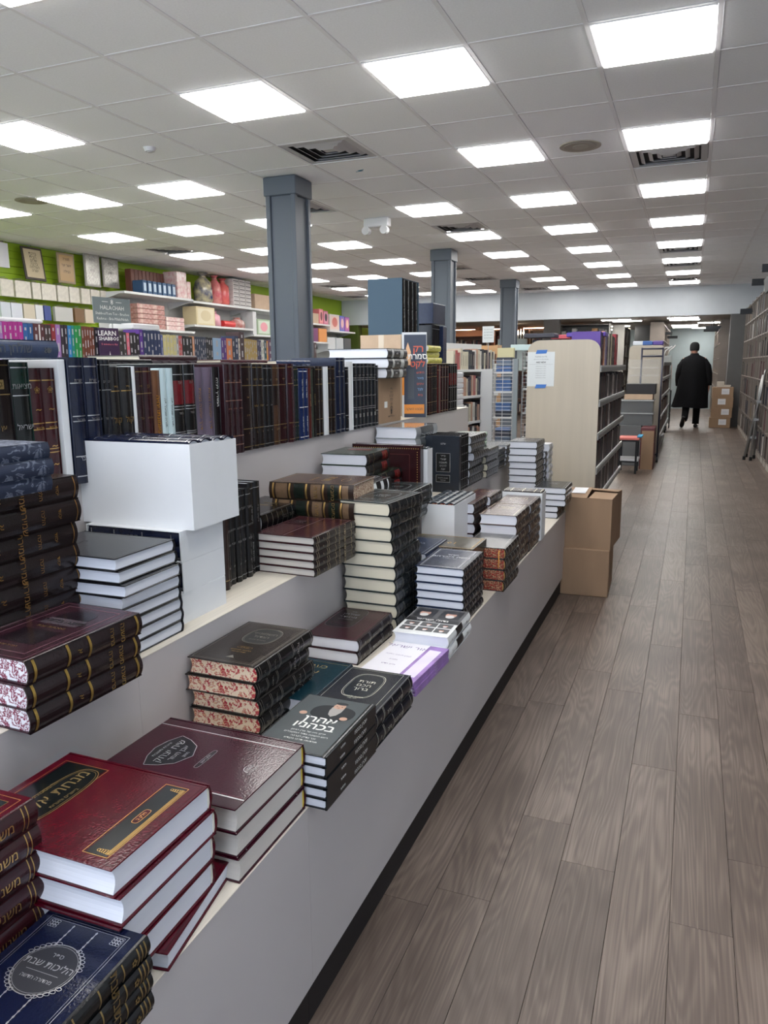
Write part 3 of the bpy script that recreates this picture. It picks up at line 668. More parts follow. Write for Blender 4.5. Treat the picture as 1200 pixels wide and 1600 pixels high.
ST = dict(cover=mat('glossy white cover', (220, 222, 222), .3), flat=False, foil=mat('print black', (24, 24, 26), .4), dec=dec_photo, spatch=[(.35, .62, mat('print black', (24, 24, 26), .4))], stext=[('גדולי', .012, .8), ('א', .012, .15)])
pile('photo', -.614, 2.02, .176, .25, Z1, .571, 2, ST, 'white hardback covered with rabbi portraits', ja=1)
# S11 tall grey green pile
dec = dec_arch([('שיעורי', .02, .018), ('הלכה', .02, -.006)], SILVER, leather('grey green panel', (48, 62, 64)), [('דיני שבת ומועד', .01, -.06)], ru=.055, rv=.08, cv=.0)
def dec_sil(b, w, h, z):
    b.frame(-w/2+.006, -h/2+.006, w/2-.02, h/2-.006, .001, z, SILVER)
    for k in range(22):
        for u in (-w/2+.014, w/2-.028): b.ring(u, -h/2+.02+k*(h-.04)/21, .004, .0045, .0008, z, SILVER, 8)
    for k in range(14):
        for v in (-h/2+.014, h/2-.014): b.ring(-w/2+.02+k*(w-.05)/13, v, .0045, .004, .0008, z, SILVER, 8)
    dec(b, w, h, z)
ST = dict(cover=GGREEN, spine=leather('green black spine', (34, 40, 44)), pages=CREAM, foil=mat('pewter foil', (150, 146, 136), .4, .8), dec=dec_sil, bands=(.03, .06, .25, .28, .5, .72, .75, .94, .97), bandw=.001, rib=.001, stext=[('שיעורי', .015, .62), ('הלכה', .015, .86), ('א', .014, .38), ('כתר', .01, .14)], smode='across')
pile('shiur', -.846, 2.19, .189, .25, Z1, .925, 10, ST, 'thick grey green volume with silver title and cream pages', dx=[(.004, .008, 0), (.004, .008, .5), (.004, .006, 0), (.002, .006, -.5), (.002, .006, 0), (.000, .003, 1), (-.008, .006, 0), (-.006, .004, -1.5), (-.002, .004, -3), (.002, 0, -6)])
# S14 blue pile
ST = dict(cover=leather('royal navy cover', (34, 52, 88)), spine=leather('blue black ribbed spine', (32, 36, 46)), pages=PAPER, foil=SILVER, dec=lambda b, w, h, z: (b.frame(-w/2+.012, -h/2+.012, w/2-.024, h/2-.012, .0028, z, SILVER), b.frame(-w/2+.018, -h/2+.018, w/2-.03, h/2-.018, .0007, z, SILVER), b.text('אהל', .022, -.004, .045, z, SILVER, bold=.02), b.text('משה ואברהם', .025, -.004, .018, z, SILVER, bold=.02), b.text('על התורה', .012, -.004, -.005, z, SILVER)),
          bands=(.04, .15, .3, .45, .6, .75, .9), bandw=.0014, rib=.001, stext=[('אהל משה', .011, .52)])
pile('ohel', -.654, 2.318, .170, .262, Z1, .696, 7, ST, 'royal blue hardback with silver frame', jit=.002)
ST2 = dict(cover=leather('royal navy cover', (34, 52, 88)), foil=SILVER, dec=dec_plain([('בית', .03, .03)], SILVER))
pile('ohel_b', -.83, 2.46, .15, .25, Z1, .70, 7, ST2, 'blue silver-lined hardback behind the cream-paged pile', jit=.002)
# S15 gilt brown volumes lettered 101
def dec_101(b, w, h, z):
    b.frame(-w/2+.006, -h/2+.006, w/2-.008, h/2-.006, .0018, z, GOLD); b.frame(-w/2+.011, -h/2+.011, w/2-.013, h/2-.011, .0008, z, GOLD)
    b.text('ISPEL 101', .042, -.02, -.02, z, GOLD)
ST = dict(cover=leather('gilt brown cover', (92, 84, 66), .3), marb=MARB_B, foil=GOLD, dec=dec_101, flat=True)
pile('p101', -.70, 2.60, .29, .19, Z1, .695, 4, ST, 'wide bronze volume with gold lettering 101', ja=.5)
# S16 marbled pile
ST = dict(cover=leather('charcoal cover', (70, 70, 72), .3), spine=leather('black green spine', (34, 34, 34)), marb=MARB_O, plabel='orange and black marbled page edges', foil=SILVER, dec=lambda b, w, h, z: (b.ring(0, .07, .02, .012, .0012, z, SILVER), b.text('ספר הזכרון', .016, 0, .04, z, SILVER), b.text('לחג הפסח', .012, 0, .02, z, SILVER), b.frame(-w/2+.008, -h/2+.008, w/2-.02, h/2-.008, .001, z, SILVER)),
          bands=(.03, .2, .4, .6, .8, .97), bandw=.0012, rib=.0015, stext=[('זכרון', .012, .5, DULLGOLD)], hb=GOLD)
pile('zik', -.613, 2.752, .172, .25, Z1, .669, 4, ST, 'charcoal hardback with orange marbled edges', jit=.003, ja=.5)
rb = thing('bookmark_ribbon', 'orange ribbon hanging from the charcoal marbled-edge pile', 'ribbon', (-.64, 2.751, .65))
MB().tube([(0, .002, .01), (0, -.004, 0), (.001, -.005, -.03), (-.001, -.004, -.055)], .003, mat('orange ribbon', (206, 140, 60), .6), 4).build('ribbon', rb)
# S13 white slipcase with spines up
def slipcase(x0, x1, y0, y1, z0, z1, n, mt, lab, marb=None, axis='y', foil=SILVER):
    """open-topped white card case; the spines of n volumes show on top, running along `axis`"""
    t = thing('slipcase', lab, 'slipcase', ((x0+x1)/2, (y0+y1)/2, z0)); w, d, h = x1-x0, y1-y0, z1-z0; c = .0025
    b = MB(); b.box(-w/2, w/2, -d/2, d/2, 0, c, WHITE_CARD)
    b.box(-w/2, -w/2+c, -d/2, d/2, c, h, WHITE_CARD); b.box(w/2-c, w/2, -d/2, d/2, c, h, WHITE_CARD); b.box(-w/2+c, w/2-c, -d/2, -d/2+c, c, h, WHITE_CARD); b.box(-w/2+c, w/2-c, d/2-c, d/2, c, h, WHITE_CARD)
    b.build('case', t)
    a, L_ = (w-2*c, d-2*c) if axis == 'y' else (d-2*c, w-2*c)
    bt = a/n
    B = cover_mesh(h+.006, L_-.004, bt-.0006, mt); P = page_mesh(h+.006, L_-.004, bt-.0006, PAPER, marb)
    D = MB(); xs = (h+.006)/2+.0005
    for fr in (.04, .2, .5, .8, .96):
        bu = min(.007, .16*bt); V = []; F = []
        for k in range(9): q_ = .06+.88*k/8; xx = xs-bu+bu*math.sin(PI*q_)+.0002; V += [(xx, -L_/2+fr*L_-.0012, q_*bt), (xx, -L_/2+fr*L_+.0012, q_*bt)]
        for k in range(8): F.append((2*k, 2*k+1, 2*k+3, 2*k+2))
        D.add(V, F, foil)
    D.text('ספר', bt*.35, 0, 0, 0, foil, plane=lambda u, v: (xs, L_*.15+u, bt/2+v))
    ms = [(nn, q.mesh(nn)) for nn, q in (('volume', B),)]
    pm_, dm_ = P.mesh('page_block'), D.mesh('spine_print')
    for k in range(n):
        # book local x (spine) -> world z ; local y -> axis ; local z -> across
        if axis == 'y': R_ = Matrix(((0, 0, -1), (0, 1, 0), (1, 0, 0))).to_euler(); loc = (a/2-k*bt, 0, h/2+.0058)
        else: R_ = Matrix(((0, 1, 0), (0, 0, 1), (1, 0, 0))).to_euler(); loc = (0, -a/2+k*bt, h/2+.0058)
        o = put('volume', ms[0][1], t, loc=loc, rot=R_); put('page_block', pm_, o); put('spine_print', dm_, o)
    return t
slipcase(-1.01, -.868, 2.925, 3.25, Z1, .79, 4, SLATE, 'white slipcase of four grey volumes behind the bronze 101 book', MARB_O)
# S17 large cream brown piles
TAUPE = leather('taupe gloss cover', (128, 106, 102), .28); TAUSP = leather('umber spine', (58, 42, 42))
ST = dict(cover=TAUPE, spine=TAUSP, foil=mat('pale foil', (214, 208, 186), .35, .7), dec=dec_plain([('שלמה', .03, .05), ('תפארת', .022, .02)], mat('pale foil', (214, 208, 186), .35, .7), True, .002), bands=(.05, .35, .65, .95), rib=.001, stext=[('שלמה', .014, .5)])
pile('taupe', -.652, 3.128, .168, .275, Z1, .723, 5, ST, 'thick taupe hardback with pale gilt title, nearer pile', ja=.4)
ST = dict(ST); ST['dec'] = dec_arch([('תפארת', .02, .01)], mat('pale foil', (214, 208, 186), .35, .7), None, ru=.04, rv=.045, cv=.02)
pile('taupe_b', -.648, 3.408, .168, .245, Z1, .723, 5, ST, 'thick taupe hardback with round title, farther pile', ja=.4)
ST = dict(cover=leather('plum cover', (84, 40, 48)), spine=leather('plum spine', (52, 36, 38)), foil=DULLGOLD, dec=dec_plain([('מגילה', .02, .04)], DULLGOLD), bands=(.1, .4, .7, .9))
pile('plum', -.834, 3.12, .12, .23, Z1, .765, 6, ST, 'plum hardback with dull gilt title, nearer pile', ja=.4)
pile('plum_b', -.826, 3.36, .12, .22, Z1, .757, 6, ST, 'plum hardback with dull gilt title, farther pile', ja=.4)
slipcase(-.842, -.645, 3.662, 3.765, Z1, .735, 3, DBROWN, 'dark slipcase of brown volumes behind the taupe pile', axis='x', foil=mat('pale foil', (214, 208, 186), .35, .7))
# S20 tall navy pile, S21, S22
ST = dict(cover=leather('ink blue cover', (48, 52, 66)), spine=leather('ink blue spine', (38, 40, 46)), foil=SILVER, dec=dec_plain([('תלמוד', .03, .05)], SILVER), bands=(.1, .3, .5, .7, .9), bandw=.0015)
pile('talm', -.822, 4.46, .172, .245, Z1, .905, 10, ST, 'ink blue hardback with pale grey page edges', dx=[(0, 0, 0)]*7+[(-.004, -.006, 0), (-.002, .0, 1), (0, 0, 0)])
pile('talm_b', -.815, 4.712, .17, .06, Z1, .82, 8, dict(ST, dec=None, bands=()), 'small dark hardback behind the tall ink blue pile', ja=.3)
WB = mat('white box cover', (206, 208, 210), .5)
ST = dict(cover=WB, pages=PAPER, foil=STEEL_GREY, dec=None, spatch=[(.4, .6, STEEL_GREY)])
pile('whitebk', -.805, 4.56+.22, .12, .0+.13, Z2-.285+.0, .86, 9, ST, 'small white volume at the far end of the counter', jit=.004)
ST = dict(cover=leather('charcoal green cover', (56, 60, 64)), spine=leather('charcoal spine', (38, 40, 42)), foil=SILVER, dec=dec_plain([('מקראות', .02, .05), ('גדולות', .02, .02)], SILVER), bands=(.1, .5, .9))
pile('mikra', -.655, 4.24, .15, .26, Z1, .568, 2, dict(ST, cover=leather('night blue cover', (46, 52, 66))), 'night blue hardback at the counter end', jit=.001)
pile('mikra_b', -.618, 4.245, .178, .255, .568, .674, 3, ST, 'charcoal hardback on top at the counter end', jit=.003)
pile('mikra_c', -.83, 4.0, .16, .24, Z1, .62, 3, ST, 'charcoal hardback hidden behind the brown slipcase', jit=.003)
# ================================================================ MIDDLE TIER
ST = dict(cover=DBROWN, spine=DBROWN, foil=mat('bronze foil', (150, 112, 60), .45, .8), bands=(.04, .96), stext=[('שמירת', .02, .45), ('הלכה', .013, .62), ('יסוד', .012, .78), ('א', .02, .25)], smode='across', pages=PAPER)
pile('shm', -1.1754, .9361, .1915, .2691, Z2, 1.1341, 8, ST, 'dark brown encyclopedia volume with gold spine letters', dx=[(-.004, 0, 0), (-.005, 0, .3), (-.002, 0, 0), (0, .0, 0), (0, -.002, 0), (-.003, .0, 0), (.006, .006, 0), (.004, .006, 0)])
bm = marbled('blue grey marbled boards', (28, 38, 60), (100, 106, 122), (34, 46, 70), 45, .58)
ST = dict(cover=bm, spine=bm, foil=SILVER, dec=dec_plain([('פרי', .03, .03)], SILVER))
pile('bmarb', -1.069, .7446, .2234, .2978, 1.1346, 1.222, 3, ST, 'blue marbled hardback topping the dark brown encyclopedia', dx=[(0, 0, -2), (.004, .002, -4), (0, 0, -3)])
ST = dict(cover=leather('aubergine cover', (74, 42, 52), .3), spine=leather('aubergine spine', (44, 26, 28)), marb=MARB_P, plabel='purple marbled page edges', foil=mat('brass foil', (170, 140, 72), .4, .8), bandw=.0028, bands=(.05, .32, .5, .95), rib=.001,
          stext=[('משנה', .016, .8), ('ברורה', .014, .7), ('א', .016, .41)], smode='across',
          dec=lambda b, w, h, z: (b.frame(-w/2+.006, -h/2+.006, w/2-.018, h/2-.006, .001, z, mat('plum foil', (150, 110, 120), .4, .6)), b.frame(-w/2+.024, -h/2+.024, w/2-.034, h/2-.02, .0022, z, mat('plum foil', (150, 110, 120), .4, .6)),
                                  b.disc(-.004, .065, .04, .035, z, mat('dark plum panel', (36, 24, 32), .4), pw=.8), b.rect(-.05, .02, .04, .052, z+.0002, mat('grey plum panel', (110, 96, 104), .4)), b.text('משנה ברורה', .02, -.004, .036, z+.0004, BLACK, bold=.02), b.text('מסכתות שבת', .012, -.004, .006, z+.0003, GOLD), b.rect(-.05, -.075, .04, -.01, z+.0001, mat('dark plum panel', (36, 24, 32), .4)), b.text('הוצאה שניה', .009, -.004, -.09, z, GOLD)))
pile('berura', -.9807, .8744, .1904, .2723, Z2, 0.8788, 3, ST, 'aubergine volume with brass ribs and marbled pages', rz=-.03, dx=[(-.002, -.002, 0), (0, -.006, .3), (.002, 0, 0)])
ST = dict(cover=BLK, pages=PAPER, foil=SILVER, dec=dec_plain([('ביאור', .02, .05)], mat('blind tooled grey', (60, 60, 64), .4)))
pile('black8', -1.069, 1.1892, .2606, .2, Z2, 0.9671, 8, ST, 'plain black hardback with white pages', quarter=True, dx=[(.006, 0, 0), (.006, .002, .3), (.006, 0, 0), (.004, 0, -.4), (.006, 0, 0), (.012, -.004, 2), (-.002, .002, 1), (-.006, .002, 0)])
# T4: three flat white cases, spine opening toward the viewer, one upright on top
for k in range(3):
    t = thing('slipcase', 'white card slipcase lying flat, %s of the three under the upright one' % ['lowest', 'middle', 'topmost'][k], 'slipcase', (-1.2286, 1.5158, Z2+k*.075), rz=(-.02, .01, .0)[k], group='white slipcases lying flat')
    c = .0025; b = MB(); w, d, h = .279, .1755, .0745
    b.box(-w/2, w/2, -d/2, d/2, 0, c, WHITE_CARD); b.box(-w/2, w/2, -d/2, d/2, h-c, h, WHITE_CARD); b.box(-w/2, w/2, d/2-c, d/2, c, h-c, WHITE_CARD); b.box(-w/2, -w/2+c, -d/2, d/2-c, c, h-c, WHITE_CARD); b.box(w/2-c, w/2, -d/2, d/2-c, c, h-c, WHITE_CARD)
    b.build('case', t)
    B = cover_mesh(d-.004, w-.008, .034, NAVY).mesh('volume')
    D = MB()
    for fr in (.05, .3, .6, .9): D.box((d-.004)/2, (d-.004)/2+.0006, -w/2+fr*w-.001, -w/2+fr*w+.001, .004, .028, SILVER)
    D.text('מעדני', .014, 0, 0, 0, SILVER, plane=lambda u, v: ((d-.004)/2+.0006, u, .016+v)); D = D.mesh('spine_print')
    for q_ in range(2):
        o = put('volume', B, t, loc=(0, .0, c+.0005+q_*.0345), rot=(0, 0, -PI/2)); put('spine_print', D, o)
slipcase(-1.42, -1.0637, 1.4488, 1.5477, 0.9740, 1.1766, 2, NAVY, 'upright white slipcase with navy spines up, nearer of two', axis='x')
slipcase(-1.4126, -1.068, 1.5498, 1.6487, 0.9740, 1.1734, 2, NAVY, 'upright white slipcase with navy spines up, farther of two', axis='x')
# T5 black upright set on the middle tier
def upright(key, y0, t, d, h, z, st, label, xr=-1.30, group=None, rz=0, tilt=0):
    """a standing book, spine toward the aisle; y0 = near side, t = thickness, d = depth, h = height"""
    # book local x -> world x, local y -> world z, local z -> world -y
    R_ = (Matrix.Rotation(rz, 4, 'Z') @ Matrix.Rotation(tilt, 4, 'X') @ Matrix.Rotation(PI/2, 4, 'X')).to_euler()
    return book(key, d, h, t-.0004, st, (xr-d/2, y0+t, z+h/2), label=label, group=group, rot=R_)
ST = dict(cover=leather('rust brown cover', (62, 38, 32)), foil=DULLGOLD, bands=(.1, .9), stext=[('ספר', .008, .9)], smode='across')
upright('t5a', 1.6934, .0234, .1808, .2659, Z2, ST, 'rust brown book standing beside the white slipcases', xr=-1.1467)
ST = dict(cover=BLK, spine=INK, foil=mat('grey foil', (140, 140, 140), .4, .6), bands=(.06, .94), stext=[('אוצר', .012, .8), ('הלכות', .009, .6), ('שבת', .01, .45), ('א', .01, .2)], smode='across')
for k in range(5):
    upright('t5b', 1.7189+k*.0277, .0277, .1808, .2606, Z2, ST, 'black volume standing beside the white slipcases, %s from the rust brown one' % nth(k), xr=-1.1594-.0032*(k % 2), group='black volumes standing on the middle step')
ST2 = dict(ST, stext=[('ילקוט יוסף', .012, .65), ('הלכות שבת', .012, .25)], smode='down')
for k in range(2): upright('t5c', 1.8572+k*.034, .034, .1861, .2712, Z2, ST2, 'tall black volume with long white spine title, %s of two' % nth(k), xr=-1.1701, group='black volumes standing on the middle step')
# T6 black volumes behind the wine pile
ST = dict(cover=BLK, spine=BLK, foil=mat('pewter foil', (150, 146, 136), .4, .8), dec=lambda b, w, h, z: (b.frame(-w/2+.006, -h/2+.006, w/2-.016, h/2-.006, .0008, z, SILVER), b.frame(-w/2+.01, -h/2+.01, w/2-.02, h/2-.01, .0005, z, SILVER), b.text('שער', .03, 0, .04, z, DULLGOLD), b.text('המלך', .03, 0, 0, z, DULLGOLD)), bands=(.1, .2, .3, .4, .5, .6, .7, .8, .9), stext=[('שער המלך', .018, .5)])
pile('t6', -1.1999, 1.9785, .1808, .3191, Z2, 0.9032, 3, ST, 'big black silver-lined volume behind the wine pile', ja=.3)
# T7 wine pile of five
WINE = leather('wine gloss cover', (76, 38, 44), .3)
def dec_wine(b, w, h, z):
    b.frame(-w/2+.004, -h/2+.004, w/2-.014, h/2-.004, .0006, z, SILVER); b.rect(-.004, -h/2+.004, -.0028, h/2-.004, z, SILVER)
    ln = mat('rose grey foil', (130, 104, 108), .4, .5)
    for k in range(22): b.rect(-w/2+.012, -h/2+.014+k*.006, -.012, -h/2+.0148+k*.006, z, ln)
    b.rect(-w/2+.02, .03, -.016, .075, z+.0001, mat('wine black panel', (40, 26, 32), .4)); b.frame(-w/2+.02, .03, -.016, .075, .0006, z+.0002, ln)
    b.text('משנת', .016, -.055, .062, z+.0003, ln); b.text('הלכה', .016, -.055, .044, z+.0003, ln)
ST = dict(cover=WINE, spine=leather('umber wine spine', (44, 32, 34)), pages=DUSK, foil=mat('pale gilt', (176, 160, 130), .4, .7), dec=dec_wine, bands=(.06, .1, .3, .34, .5, .9), bandw=.0012, stext=[('שבת', .018, .72), ('הלכה', .013, .58), ('א', .01, .2)], smode='across')
pile('wine5', -.9765, 1.8998, .2042, .2712, Z2, 0.8671, 5, ST, 'wine brown hardback with silver split cover', rz=-.03, jit=.0011, ja=.3)
# T8 chocolate gilded volumes, spines toward the viewer, and one leaning below
def dec_choc(b, w, h, z):
    b.frame(-w/2+.01, -h/2+.01, w/2-.02, h/2-.01, .0014, z, GOLD); b.text('תורה', .045, -.01, .02, z, GOLD); b.ring(0, .085, .03, .014, .0012, z, GOLD); b.text('נביאים כתובים', .014, 0, -.03, z, GOLD)
CHP = leather('gilded patch spine', (150, 120, 92), .35)
ST = dict(cover=CHOC, spine=leather('dark gilt brown spine', (62, 46, 38)), marb=MARB_B, foil=GOLD, dec=dec_choc, bands=(.05, .25, .45, .65, .85), bandw=.003, rib=.002, spatch=[(.08, .22, CHP), (.3, .42, leather('dark green spine patch', (34, 44, 36))), (.5, .62, CHP), (.7, .82, leather('dark green spine patch', (34, 44, 36))), (.87, .94, CHP)], stext=[('תורה', .02, .56), ('כתובים', .018, .76)], smode='across')
pile('choc', -.9892, 2.1912, .3032, .2181, Z2, 0.9724, 4, ST, 'ornate chocolate leather volume with gilded ribs', rz=0, quarter=True, dx=[(0, 0, 180), (0, 0, 182), (.004, 0, 179), (-.012, .008, 183)])
# T9 striped volumes, T10 green with red, T11 leaning maroon board
ST = dict(cover=leather('striped charcoal cover', (62, 60, 66), .3), spine=leather('striped black spine', (30, 28, 34)), pages=PAPER, foil=SILVER, dec=lambda b, w, h, z: ([b.rect(-w/2+.01+k*.02, -h/2+.004, -w/2+.016+k*.02, h/2-.004, z, SILVER) for k in range(10)], b.text('Smital', .035, .03, -.06, z+.0003, mat('white print', (222, 222, 218), .5))), spatch=[(.1, .3, WHITE_CARD), (.5, .62, WHITE_CARD), (.8, .85, WHITE_CARD)])
pile('strip', -1.085, 2.5529, .2447, .2234, Z2, 0.9192, 3, ST, 'black and white striped volume behind the chocolate pile', ja=.3)
REDP = leather('red patch', (150, 44, 38), .4)
ST = dict(cover=leather('forest green cover', (48, 66, 52), .35), spine=leather('black green spine', (34, 34, 34)), pages=PAPER, foil=DULLGOLD, dec=lambda b, w, h, z: b.rect(-.05, .02, .05, .07, z, REDP), spatch=[(.66, .9, REDP)], bands=(.1, .3), stext=[('חזון', .013, .78)], smode='across')
pile('green2', -1.1648, 2.7124, .2021, .2553, Z2+.1713, 1.0096, 2, ST, 'forest green volume with red patches', rz=.02, ja=.5)
pile('green1', -1.1435, 2.7975, .2021, .2553, Z2, Z2+.1702, 4, ST, 'forest green volume with red patches, lower heap')
def board(name, lab, x0, x1, y, z0, z1, th, tiltx, cov, dec, cat='book', pg=True):
    t = thing(name, lab, cat, ((x0+x1)/2, y, z0), rot=(tiltx, 0, 0))
    w, h = x1-x0, z1-z0
    b = MB(); b.bbox(-w/2, w/2, 0, .003, 0, h, cov, .0008); b.bbox(-w/2, w/2, th-.003, th, 0, h, cov, .0008); b.bbox(w/2-.003, w/2, .003, th-.003, 0, h, cov, .0008); b.build('cover', t)
    MB().box(-w/2+.003, w/2-.0035, .003, th-.003, .003, h-.003, PAPER).build('page_block', t)
    D = MB(); dec(D, w, h); D.build('cover_print', t); return t
def fr_plane(h): return lambda u, v: (u, -.0004, v)
def dec_b(D, w, h):
    P_ = fr_plane(h)
    def R_(a, b_, c, d, m, o=0): D.add([(a, -.0003-o, b_), (c, -.0003-o, b_), (c, -.0003-o, d), (a, -.0003-o, d)], [(0, 1, 2, 3)], m)
    dot = GOLD
    for k in range(30):
        x = -w/2+.008+k*(w-.02)/29; R_(x, h-.016, x+.004, h-.012, dot); 
    for k in range(22): R_(w/2-.016, .01+k*(h-.03)/22, w/2-.012, .014+k*(h-.03)/22, dot)
    R_(-w/2+.03, h-.04, w/2-.05, h-.0385, mat('rust foil', (110, 60, 52), .4, .5)); R_(w/2-.05, .02, w/2-.0485, h-.04, mat('rust foil', (110, 60, 52), .4, .5))
    for k, s_ in enumerate(('סידור', 'תפילה', 'לחג')): D.text(s_, .03, -.02+.03*k, .1, 0, mat('rust foil', (110, 60, 52), .4, .5), rot=-PI/2, plane=P_)
board('book', 'large maroon album standing upright with its tooled cover facing the viewer', -1.3828, -1.0637, 3.0635, Z2, 1.0139, .04, 0, leather('oxblood cover', (60, 24, 28), .3), dec_b)
slipcase(-1.2339, -1.0477, 3.1113, 3.1805, Z2, 0.9937, 1, GGREEN, 'thin white slipcase behind the maroon album', axis='x')
# T12 green grey pile, spines to the aisle
ST = dict(cover=GGREEN, spine=leather('grey green spine', (50, 56, 58)), foil=SILVER, dec=dec_sil, bands=(.1, .5, .9), stext=[('שיעורי הלכה', .012, .6)])
pile('gg4', -.9839, 2.7071, .2127, .2766, Z2, 0.8681, 4, ST, 'grey green silver-tooled hardback beside the tall cream pile', jit=.0032)
# T12s shrink wrapped pair, on a support pile
SHR = mat('shrink wrapped grey cover', (150, 156, 160), .12, coat=1)
ST = dict(cover=SHR, pages=PAPER, foil=STEEL_GREY, dec=None, spatch=[(.2, .8, leather('wrapped grey spine', (104, 110, 114), .2))])
ST0 = dict(cover=SLATE, foil=SILVER)
pile('wrapbase', -1.202, 3.3613, .1755, .2766, Z2, 0.9617, 5, ST0, 'slate hardback under the shrink wrapped pair', ja=.3)
pile('wrap', -1.1701, 3.3294, .2127, .3085, 0.9617, 1.0681, 2, ST, 'shrink wrapped pale grey volume', ja=.6, jit=.0032)
# T13 teal black standing boxes, cover toward the viewer
def dec_t13(D, w, h):
    P_ = fr_plane(h)
    def R_(a, b_, c, d, m, o=0): D.add([(a, -.0003-o, b_), (c, -.0003-o, b_), (c, -.0003-o, d), (a, -.0003-o, d)], [(0, 1, 2, 3)], m)
    bk = mat('panel black', (18, 20, 24), .4)
    R_(-.03, .1, .04, .19, SILVER); R_(-.0285, .1015, .0385, .1885, bk, .0002)
    R_(-.03, .05, .04, .085, SILVER); R_(-.0285, .0515, .0385, .0835, bk, .0002)
    P2 = lambda u, v: (u, -.0009, v)
    for k, s_ in enumerate(('ספר', 'שערי', 'תשובה', 'לרבינו', 'יונה')): D.text(s_, .014, .005, .177-k*.016, 0, SILVER, plane=P2)
    D.text('הוצאה מפוארת', .008, .005, .07, 0, SILVER, plane=P2); D.text('עם באור', .008, .005, .06, 0, SILVER, plane=P2); D.text('שלום', .012, .005, .235, 0, SILVER, plane=P2)
board('book', 'dark slate volume standing face out with a framed silver title', -1.1754, -1.0052, 3.457, Z2, 1.0203, .035, 0, leather('dark slate cover', (38, 46, 58), .25), dec_t13)
for k in range(5):
    upright('t13', 3.5017+k*.033, .033, .1808, .2712, Z2, dict(cover=INK, foil=mat('grey foil', (140, 140, 140), .4, .6), bands=(.05, .2, .5, .8, .95), stext=[('שערי', .012, .65), ('תשובה', .008, .35)], smode='across'), 'ink black volume standing behind the face-out slate book, %s one' % nth(k), xr=-1.0158, group='ink black volumes behind the slate book')
# T14 dark ribbed piles
ST = dict(cover=leather('olive charcoal cover', (60, 62, 60), .3), spine=leather('charcoal ribbed spine', (44, 44, 46)), foil=mat('pewter foil', (150, 146, 136), .4, .8), dec=dec_plain([('אוצר המדרש', .02, .03)], SILVER), bands=(.05, .15, .3, .45, .6, .75, .9), bandw=.0014, rib=.001)
pile('rib', -1.0052, 3.691, .2021, .2766, Z2, 0.9990, 6, ST, 'charcoal ribbed hardback in the far middle-step pile', dx=[(-.01, -.01, 0), (-.006, -.012, 0), (-.012, 0, 1), (.012, .012, -1), (-.004, -.004, 1), (-.002, 0, -1)])
pile('rib2', -.9999, 3.9836, .1915, .2553, Z2, 0.9032, 4, dict(ST, pages=CREAM), 'slate ribbed hardback behind the charcoal pile', jit=.0043)
ST = dict(cover=mat('pale green print', (168, 190, 172), .4), pages=PAPER, foil=STEEL_GREY, dec=None)
pile('pgreen', -1.0637, 3.9782, .1702, .2553, 0.9032, 0.9777, 3, ST, 'pale green paperback on the slate ribbed pile', jit=.0043)
ST = dict(cover=SLATE, spine=leather('slate dark spine', (46, 50, 60)), pages=PAPER, foil=SILVER, dec=dec_plain([('דרך', .02, .03)], SILVER))
pile('slate2', -1.0212, 4.2548, .1915, .2553, Z2, 0.8660, 3, ST, 'slate volume with grey cover at the far step', jit=.0043)
pile('slate3', -1.0158, 4.526, .1808, .25, Z2, 0.8713, 5, ST, 'slate volume on the last middle-step pile', jit=.0043)
pile('slate4', -1.2233, 4.1484, .1702, .2659, Z2, 0.9032, 4, dict(ST, cover=mat('pale dusty cover', (170, 168, 160), .4)), 'pale dusty hardback on the inner far step', jit=.0043)
pile('slate5', -1.2233, 4.4675, .1702, .2659, Z2, 0.8713, 3, dict(ST, cover=mat('pale grey cover', (176, 180, 180), .4)), 'pale grey hardback at the inner far corner', jit=.0043)
# ================================================================ TOP TIER: STANDING ROW
def L(*a): return leather(*a)
def Y(px):   # position along the row for an image pixel column
    T_ = [(0, 1.230), (20, 1.263), (40, 1.298), (60, 1.334), (80, 1.371), (100, 1.410), (120, 1.452), (140, 1.494), (160, 1.539), (180, 1.585), (200, 1.634), (220, 1.684), (240, 1.737), (260, 1.793), (280, 1.852), (300, 1.914), (320, 1.977), (340, 2.047), (360, 2.118), (380, 2.194), (400, 2.275), (420, 2.360), (440, 2.451), (460, 2.548), (480, 2.651), (500, 2.760), (520, 2.878), (540, 3.005), (560, 3.141), (580, 3.288), (600, 3.447), (620, 3.621), (640, 3.809), (660, 4.017), (680, 4.243), (700, 4.494), (720, 4.776)]
    for (a, ya), (b, yb) in zip(T_, T_[1:]):
        if px <= b: return ya+(yb-ya)*(px-a)/(b-a)
    return T_[-1][1]
GREYF = mat('grey foil', (140, 140, 140), .4, .6); WPR = mat('white print', (222, 222, 218), .5)
BG = dict(cover=L('row dark brown', (40, 30, 30)), foil=DULLGOLD, bands=(.05, .3, .33, .75, .78, .95), stext=[('שולחן', .013, .62), ('ערוך', .012, .52), ('א', .012, .2)], smode='across')
def S(cv, foil, txt, mode='across', bands=(.04, .25, .75, .96), **k):
    st = dict(cover=cv, foil=foil, bands=bands, smode=mode, **k)
    if mode == 'across': st['stext'] = [(w_, s_, .82-.62*i/max(1, len(txt)-1)) for i, (w_, s_) in enumerate(txt)]
    else: st['stext'] = [(w_, s_, .55 if len(txt) == 1 else .72-.5*i) for i, (w_, s_) in enumerate(txt)]
    return st
red_med = L('red medallion', (130, 30, 40))
